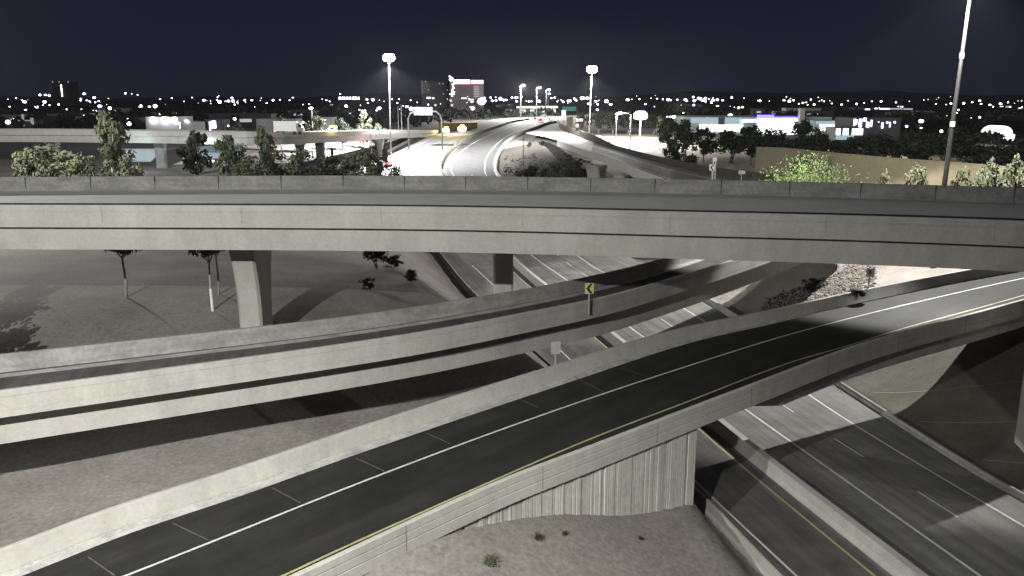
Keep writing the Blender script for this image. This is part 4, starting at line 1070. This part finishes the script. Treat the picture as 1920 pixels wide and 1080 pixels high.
car('pale car on the far roadway left of the braking red car', 996, 219, 600, -1, M['p_white'], 'e_white', None, z=zf(600)+.05, sc=1.4, big=1.6)
car('pale car on the bright ramp ahead of the braking red car', 1030, 222, 590, 1, M['p_white'], None, 'e_white', z=zf(590)+.05, sc=1.3)
def box_truck():
    c = PD(538, 247, 233); zb = c.z - .9; Y = 233
    x0 = PD(511, 240, Y).x; x1 = PD(554, 240, Y).x; x2 = PD(566, 240, Y).x
    o = thing('box_truck', 'white box truck driving right along the left viaduct', 'truck', (c.x, Y+1, zb))
    mb = MB(); mb.box(((x0+x1)/2, Y+2.2, zb+2.35), (x1-x0, 2.4, 2.7)); mb.build('cargo_box', M['p_lit'], o)
    prof = [(x1+.1,.7),(x1+.1,3.1),(x2-.9,3.1),(x2-.3,2.0),(x2,1.8),(x2,.7)]
    mb = MB(); mb.grid([[(x, Y+1.1+v, zb+z_) for x, z_ in prof] for v in (0, 2.2)], close=True, caps=True); mb.build('cab', M['p_grey'], o)
    mb = MB(); mb.box((x2-.75, Y+1.08, zb+2.45), (.9,.06,.7)); mb.build('window', M['glass'], o)
    mb = MB(); mb.box(((x1+x2)/2+.1, Y+2.2, zb+3.4), (1.3, 2, .6)); mb.build('roof_fairing', M['p_white'], o)
    for x in (x0+1.2, x0+2.4, x1-.6, x2-.9): wheel(o, (x, Y+1.15, zb+.5), .5, .3, 'y')
    mb = MB(); mb.box((x0+.2, Y+1.0, zb+.95), (.4,.1,.25)); mb.build('tail_light', M['e_red'], o)
M['p_lit'] = flat_mat('truck_white', (.8,.8,.8), .4)
box_truck()
def work_truck(label, px, py, Y, zb, head='e_white', big=.55):
    c = PD(px, py, Y)
    o = thing('work_truck', label, 'truck', (c.x, Y, zb))
    prof = [(-3.2,.6),(-3.2,1.4),(.2,1.5),(.3,2.5),(1.6,2.5),(2.3,1.6),(3.2,1.4),(3.2,.6)]
    mb = MB(); mb.grid([[(c.x + x, Y - u, zb + v) for u, v in prof] for x in (-1.2, 1.2)], close=True, caps=True); mb.build('body', M['p_yel'], o)
    mb = MB(); mb.box((c.x, Y-2.0, zb+2.05), (2.0,.5,.6)); mb.build('windscreen', M['glass'], o)
    for s_ in (-1, 1):
        mb = MB(); mb.ball((c.x + s_*.9, Y-3.25, zb+1.15), big, 0, 10, 6); mb.build('headlight', M[head], o)
        for u in (-2, 2): wheel(o, (c.x + s_*1.1, Y-u, zb+.5), .5)
    mb = MB(); mb.box((c.x, Y-.9, zb+2.75), (2.0,.4,.42)); mb.build('beacon_bar', M['e_amber'], o)
    return o
work_truck('yellow work truck with amber beacon and headlights, left of the pair on the carriageway', 837, 239, 425, zf(425)+.4, big=.9)
work_truck('yellow work truck with glaring headlights, right of the pair on the carriageway', 867, 236, 440, zf(440)+.4, big=1.3)
add_light('POINT', (PD(850,234,432).x, 418, zf(430)+4), 16000, (1,.75,.25), .5)
c = PD(626, 246, 262)
work_truck('work truck flashing an amber beacon on the left viaduct', 626, 246, 274, PD(626,246,274).z-1.2, 'e_white', .9)
add_light('POINT', (c.x, 262, c.z+3), 6000, (1,.75,.2), .4)
o = thing('work_zone_screen', 'amber-lit screen panel standing behind the two work trucks', 'barricade', (PD(835,235,450).x, 450, zf(450)))
a = PD(822, 228, 450); b_ = PD(895, 222, 470)
mb = MB(); mb.grid([[(a.x,450,zf(450)),(a.x,450,zf(450)+3.6),(a.x,450.3,zf(450)+3.6),(a.x,450.3,zf(450))],[(b_.x,470,zf(470)),(b_.x,470,zf(470)+3.2),(b_.x,470.3,zf(470)+3.2),(b_.x,470.3,zf(470))]], close=True, caps=True)
mb.build('panel', M['p_glow'], o)  # amber glow put into the panel's base colour
cars = [(1095,250,330),(1112,247,340),(1128,249,335),(1142,246,345),(1100,243,360),(1120,241,365)]
for k, (px, py, Y) in enumerate(cars):
    x = PD(px, py, Y).x
    car('pale parked car in the bright lot, ' + ('leftmost of the near row','second of the near row','third of the near row','rightmost of the near row','left car of the back pair','right car of the back pair')[k], px, py, Y, 1, M['p_white'], None, None, 'cars parked in the lit lot', z=ground(x, Y), sc=1.1)

# ------------------------------------------------------------------ the city: lamps, woods, hills
LAMPS = """46 191 6|75 178 4|85 178 5|92 179 4|137 178 4|140 193 6|158 176 5|168 190 3|187 199 8|206 203 6|235 175 4|247 176 3|258 178 3|264 199 5|280 200 5|291 199 7|382 188 5|395 194 3|408 182 3|412 191 6|423 190 4|459 188 4|472 188 4|15 229 9|48 206 4|93 197 3|157 216 3|242 232 7|337 246 8|440 223 6|428 236 4|
512 188 4|549 183 4|543 188 3|580 195 3|568 196 3|638 176 3|649 199 5|674 206 4|699 187 5|711 203 7|706 207 4|763 200 6|771 204 7|770 188 4|803 196 3|885 203 10|903 190 15|920 183 4|923 189 4|938 184 6|960 183 4|880 186 3|908 184 5|968 183 6|992 190 4|997 190 4|1011 190 5|1018 200 4|1034 184 4|1040 183 4|1056 191 4|1066 189 6|1079 187 4|1092 184 8|1101 184 6|1107 183 4|1117 190 4|1123 188 3|1137 190 7|1145 196 5|1120 206 5|1177 187 6|1199 186 3|1232 185 4|1243 186 3|1253 187 6|1270 187 4|1285 187 5|1300 182 4|1313 187 4|1323 190 4|1337 188 6|1345 187 5|1355 188 4|1372 183 4|1395 184 3|1301 197 4|1210 195 4|1227 200 3|1282 212 4|1385 202 5|1392 201 5|1369 217 8|1263 219 7|1251 219 4|1257 219 4|1425 189 4|1470 188 5|1480 190 5|1488 188 4|1505 193 4|1578 196 4|1606 195 4|1635 190 4|1652 190 4|1727 227 9|1700 237 5|1727 240 4|1765 246 5|1725 265 6|1783 194 4|1793 212 4|1797 206 4|1823 192 4|1837 220 4|1821 221 3|1890 192 3|1755 195 3|1774 196 3|1840 195 3|1862 200 3|1520 188 3|1545 190 3|1560 194 3|1590 189 3|1620 193 3|1680 192 3|1705 190 3|30 184 3|18 200 3|66 200 3|110 196 4|125 205 3|175 207 3|300 186 3|322 184 3|345 190 3|360 183 3|440 196 3|490 184 3|500 193 3|525 187 3|604 186 3|618 190 3|690 193 3|720 190 3|735 186 3|745 193 3|782 192 3"""
rnd = random.Random(21)
lamps = [tuple(float(v) for v in q.split()) for q in LAMPS.replace('\n','').split('|') if q.strip()]
for cx_, cy_, sx_, n_ in ((1085,189,22,14),(1310,187,28,14),(925,187,26,10),(655,187,20,8),(1500,191,26,8),(150,186,40,10),(420,190,20,6),(1870,194,26,6)):
    for _ in range(n_): lamps.append((cx_ + rnd.gauss(0,sx_), cy_ + rnd.gauss(0,4), rnd.choice((2.4,3.0,3.6,4.4,5.2))))
for k in range(60): lamps.append((rnd.uniform(0,1920), rnd.choice((rnd.uniform(179,190), rnd.uniform(184,206))), rnd.uniform(1.4,2.6)))
GRP = 'far city lamps on the horizon'
def slope(py): d = ray(960, py); return -d.z/d.y
for k, (px, py, s_) in enumerate(lamps):
    sl = slope(py); Y = 9/sl if sl > .0035 else rnd.uniform(1900, 2600)
    Y = min(2600, max(300, Y))
    if Y > 1000 and 780 < px < 915: Y = min(Y, 1000)
    c = PD(px, py, Y); g_ = ground(c.x, Y)
    hd = c.z if c.z - g_ > 1 else g_ + 1
    mm = 'e_cool' if k % 3 == 0 else ('e_white' if k % 3 == 1 else 'e_violet')
    if s_ < 3.2: mm = ('e_dim','e_cool','e_warm')[k % 3] if s_ < 2.7 else mm
    if (px, py) in ((1385,202),(1392,201)): mm = 'e_pink'
    r_ = s_*(.52 if s_ >= 5 else .44 if s_ >= 4 else .36)*Y/F
    mb = MB(); mb.ball((c.x, Y, hd), r_, 0, 8, 5, .85 if k % 2 else .6)
    mb.tube([(c.x, Y+r_*.5, g_-.3), (c.x, Y+r_*.5, hd)], min(.15, r_*.3), 4, 1)
    o = mb.build('street_lamp', [M[mm], M['darksteel']], base=(c.x, Y, g_), fix=False)
    if s_ >= 6: lb = 'large bright white lamp glowing in the dark city beyond the roads'
    elif s_ >= 4: lb = 'medium white lamp point in the dark city beyond the roads'
    else: lb = 'tiny faint lamp point in the dark city near the horizon'
    tag(o, lb, 'street lamp', GRP + (', large' if s_ >= 6 else ', medium' if s_ >= 4 else ', tiny'))
# far woods: countless dark crowns between the lamps
mb = MB(); mw = 0
while mw < 2600:
    Y = 430*math.exp(rnd.uniform(0, 1.75)); x = rnd.uniform(-.72, .72)*Y
    if Y < 1250 and xl(Y)-25 < x < xr(Y)+40: continue
    if 75 < x < 205 and Y < 480: continue
    if -190 < x < -110 and 400 < Y < 500: continue
    if 30 < x < 75 and Y < 520: continue
    g_ = ground(x, Y); h = rnd.uniform(3, 10); r = h*rnd.uniform(.5,.9)
    for _ in range(3): leaf_cluster(mb, Vector((x + rnd.gauss(0,r*.4), Y + rnd.gauss(0,r*.4), g_ + h*rnd.uniform(.3,.65))), r*.62, 9, r*.33, rnd, 0, .8)
    mw += 1
tag(mb.build('far_woods', M['wood'], fix=False), kind='stuff')
# far roofs
for k in range(46):
    Y = 500*math.exp(rnd.uniform(0,1.3)); x = rnd.uniform(-.62,.62)*Y
    if Y < 1250 and xl(Y)-30 < x < xr(Y)+50: continue
    g_ = ground(x, Y); wd = rnd.uniform(14,40); h = rnd.uniform(4,9)
    o = thing('house', 'dim flat-roofed house among the dark trees of the far city', 'house', (x, Y, g_), 'dim houses of the far city')
    quadbox(x-wd/2, x+wd/2, Y, Y+12, g_-.5, g_+h).build('wall', M['bld_d'] if k % 3 else M['bld_p'], o)
    quadbox(x-wd/2-.5, x+wd/2+.5, Y-.5, Y+12.5, g_+h+.01, g_+h+.4).build('roof', M['bld_d'], o)
    for j in range(rnd.randint(1,3)):
        xx = x + rnd.uniform(-.4,.4)*wd
        mb = MB(); mb.box((xx, Y-.06, g_+h*.55), (rnd.uniform(2.5,8), .1, rnd.uniform(1.2,2.8))); mb.build('window', M['e_faint'] if rnd.random() < .45 else M['e_win'], o)
mb = MB(); rows = []
xs = np.linspace(-9000, 9000, 220)
def hz(x): return .5*(70 + 110*math.exp(-((x-3300)/1500)**2) + 60*math.exp(-((x-1700)/500)**2) + 50*math.exp(-((x+900)/900)**2) + 18*math.sin(x/260) + 10*math.sin(x/97+1))
for v in (0, .35, .7, 1, .6, 0):
    rows.append([(x, 7600 + 260*len(rows), 5 + hz(x + 30*len(rows))*v) for x in xs])
mb.grid(rows); tag(mb.build('hills', M['hill'], fix=False, smooth=True), kind='structure')

# dark brush over the foot of the infield
mb = MB(); rnd = random.Random(31)
for k in range(230):
    px = rnd.uniform(946, 1112); py = 290 + 40*rnd.random()**.6
    if px > 1060 and py < 283 + (px-1060)*.5: continue
    g_ = hit(px, py, ground)
    leaf_cluster(mb, g_ + Vector((0,0,.3)), rnd.uniform(.5,1.1), 16, .28, rnd, 0, .5)
tag(mb.build('ground_cover', M['leaf_brown'], fix=False), kind='stuff')
for k, (px, yt, w_, lb) in enumerate(((1092,208,26,'dark tree behind the traffic signal, leftmost of five beyond the lit lot'),(1122,204,34,'dark tree second of five beyond the lit lot'),(1150,208,32,'dark tree third of five beyond the lit lot'),(1178,212,30,'dark tree fourth of five beyond the lit lot'),(1226,212,40,'dark tree right of the lit oval sign, last of five beyond the lot'))):
    plant('dark2', px, yt, 400, w_*1.25, lb, 'tree', 'dark trees beyond the lit lot')

# tree just beyond the left frame edge: only its soft streaked shadow falls into the view
for k, (x, y, w_, h_) in enumerate(((-37.5, 50.5, 8, 8.2), (-41, 57, 9, 8))):
    o = copy_tree(PROTO['olive']); o.location = (x, y, ground(x, y)-.1); o.scale = (w_, w_, h_); o.rotation_euler.z = k*2.1
    tag(o, ('nearer','farther')[k] + ' tree at the left frame edge shading the dirt behind the middle ramp', 'tree', 'trees at the left frame edge')

# falloff of lamplight painted as darker dirt: infield between the freeway and the right-hand ramp
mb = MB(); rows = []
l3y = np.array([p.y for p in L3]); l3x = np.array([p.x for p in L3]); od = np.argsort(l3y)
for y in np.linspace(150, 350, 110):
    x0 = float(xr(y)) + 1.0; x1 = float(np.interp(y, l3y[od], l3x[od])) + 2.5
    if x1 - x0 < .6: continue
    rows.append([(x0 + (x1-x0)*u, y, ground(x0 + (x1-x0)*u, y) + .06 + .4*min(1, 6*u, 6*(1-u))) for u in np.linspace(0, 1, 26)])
mb.grid(rows); tag(mb.build('infield', M['dirt_dim'], fix=False, smooth=True), kind='structure')

# ------------------------------------------------------------------ night air
mb = MB(); mb.box((0, 4400, 38), (19000, 9200, 80))
m = bpy.data.materials.new('night_air'); m.use_nodes = True; nt = m.node_tree; nt.nodes.clear()
out = nt.nodes.new('ShaderNodeOutputMaterial'); pv = nt.nodes.new('ShaderNodeVolumePrincipled')
pv.inputs['Color'].default_value = (.92,.93,1,1); pv.inputs['Density'].default_value = .00002; pv.inputs['Anisotropy'].default_value = .0
nt.links.new(pv.outputs[0], out.inputs['Volume'])
tag(mb.build('haze', m), kind='stuff')

# ------------------------------------------------------------------ sky, camera, colour management
w = bpy.data.worlds.new('World'); scene.world = w; w.use_nodes = True
nt = w.node_tree; nt.nodes.clear()
out = nt.nodes.new('ShaderNodeOutputWorld'); bg = nt.nodes.new('ShaderNodeBackground'); nt.links.new(bg.outputs[0], out.inputs[0])
tc = nt.nodes.new('ShaderNodeTexCoord'); sx = nt.nodes.new('ShaderNodeSeparateXYZ'); nt.links.new(tc.outputs['Generated'], sx.inputs[0])
cr = nt.nodes.new('ShaderNodeValToRGB'); el = cr.color_ramp.elements
el[0].position = 0; el[0].color = (.0088,.0102,.0225,1); el[1].position = .22; el[1].color = (.0056,.0072,.0182,1)
nt.links.new(sx.outputs[2], cr.inputs[0]); nt.links.new(cr.outputs[0], bg.inputs[0]); bg.inputs[1].default_value = 1.0
cd = bpy.data.cameras.new('camera'); cam = bpy.data.objects.new('camera', cd); COL.objects.link(cam)
cd.sensor_width = 36; cd.lens = 36*F/1920; cd.clip_end = 30000; cd.clip_start = .5
cam.location = (0,0,CZ); cam.rotation_euler = (R(90) - TH, 0, 0); scene.camera = cam
scene.view_settings.view_transform = 'Standard'; scene.view_settings.look = 'None'
scene.view_settings.exposure = 0; scene.view_settings.gamma = 1
scene.cycles.use_denoising = True
scene.cycles.max_bounces = 5; scene.cycles.diffuse_bounces = 3; scene.cycles.glossy_bounces = 2
scene.cycles.sample_clamp_indirect = 4
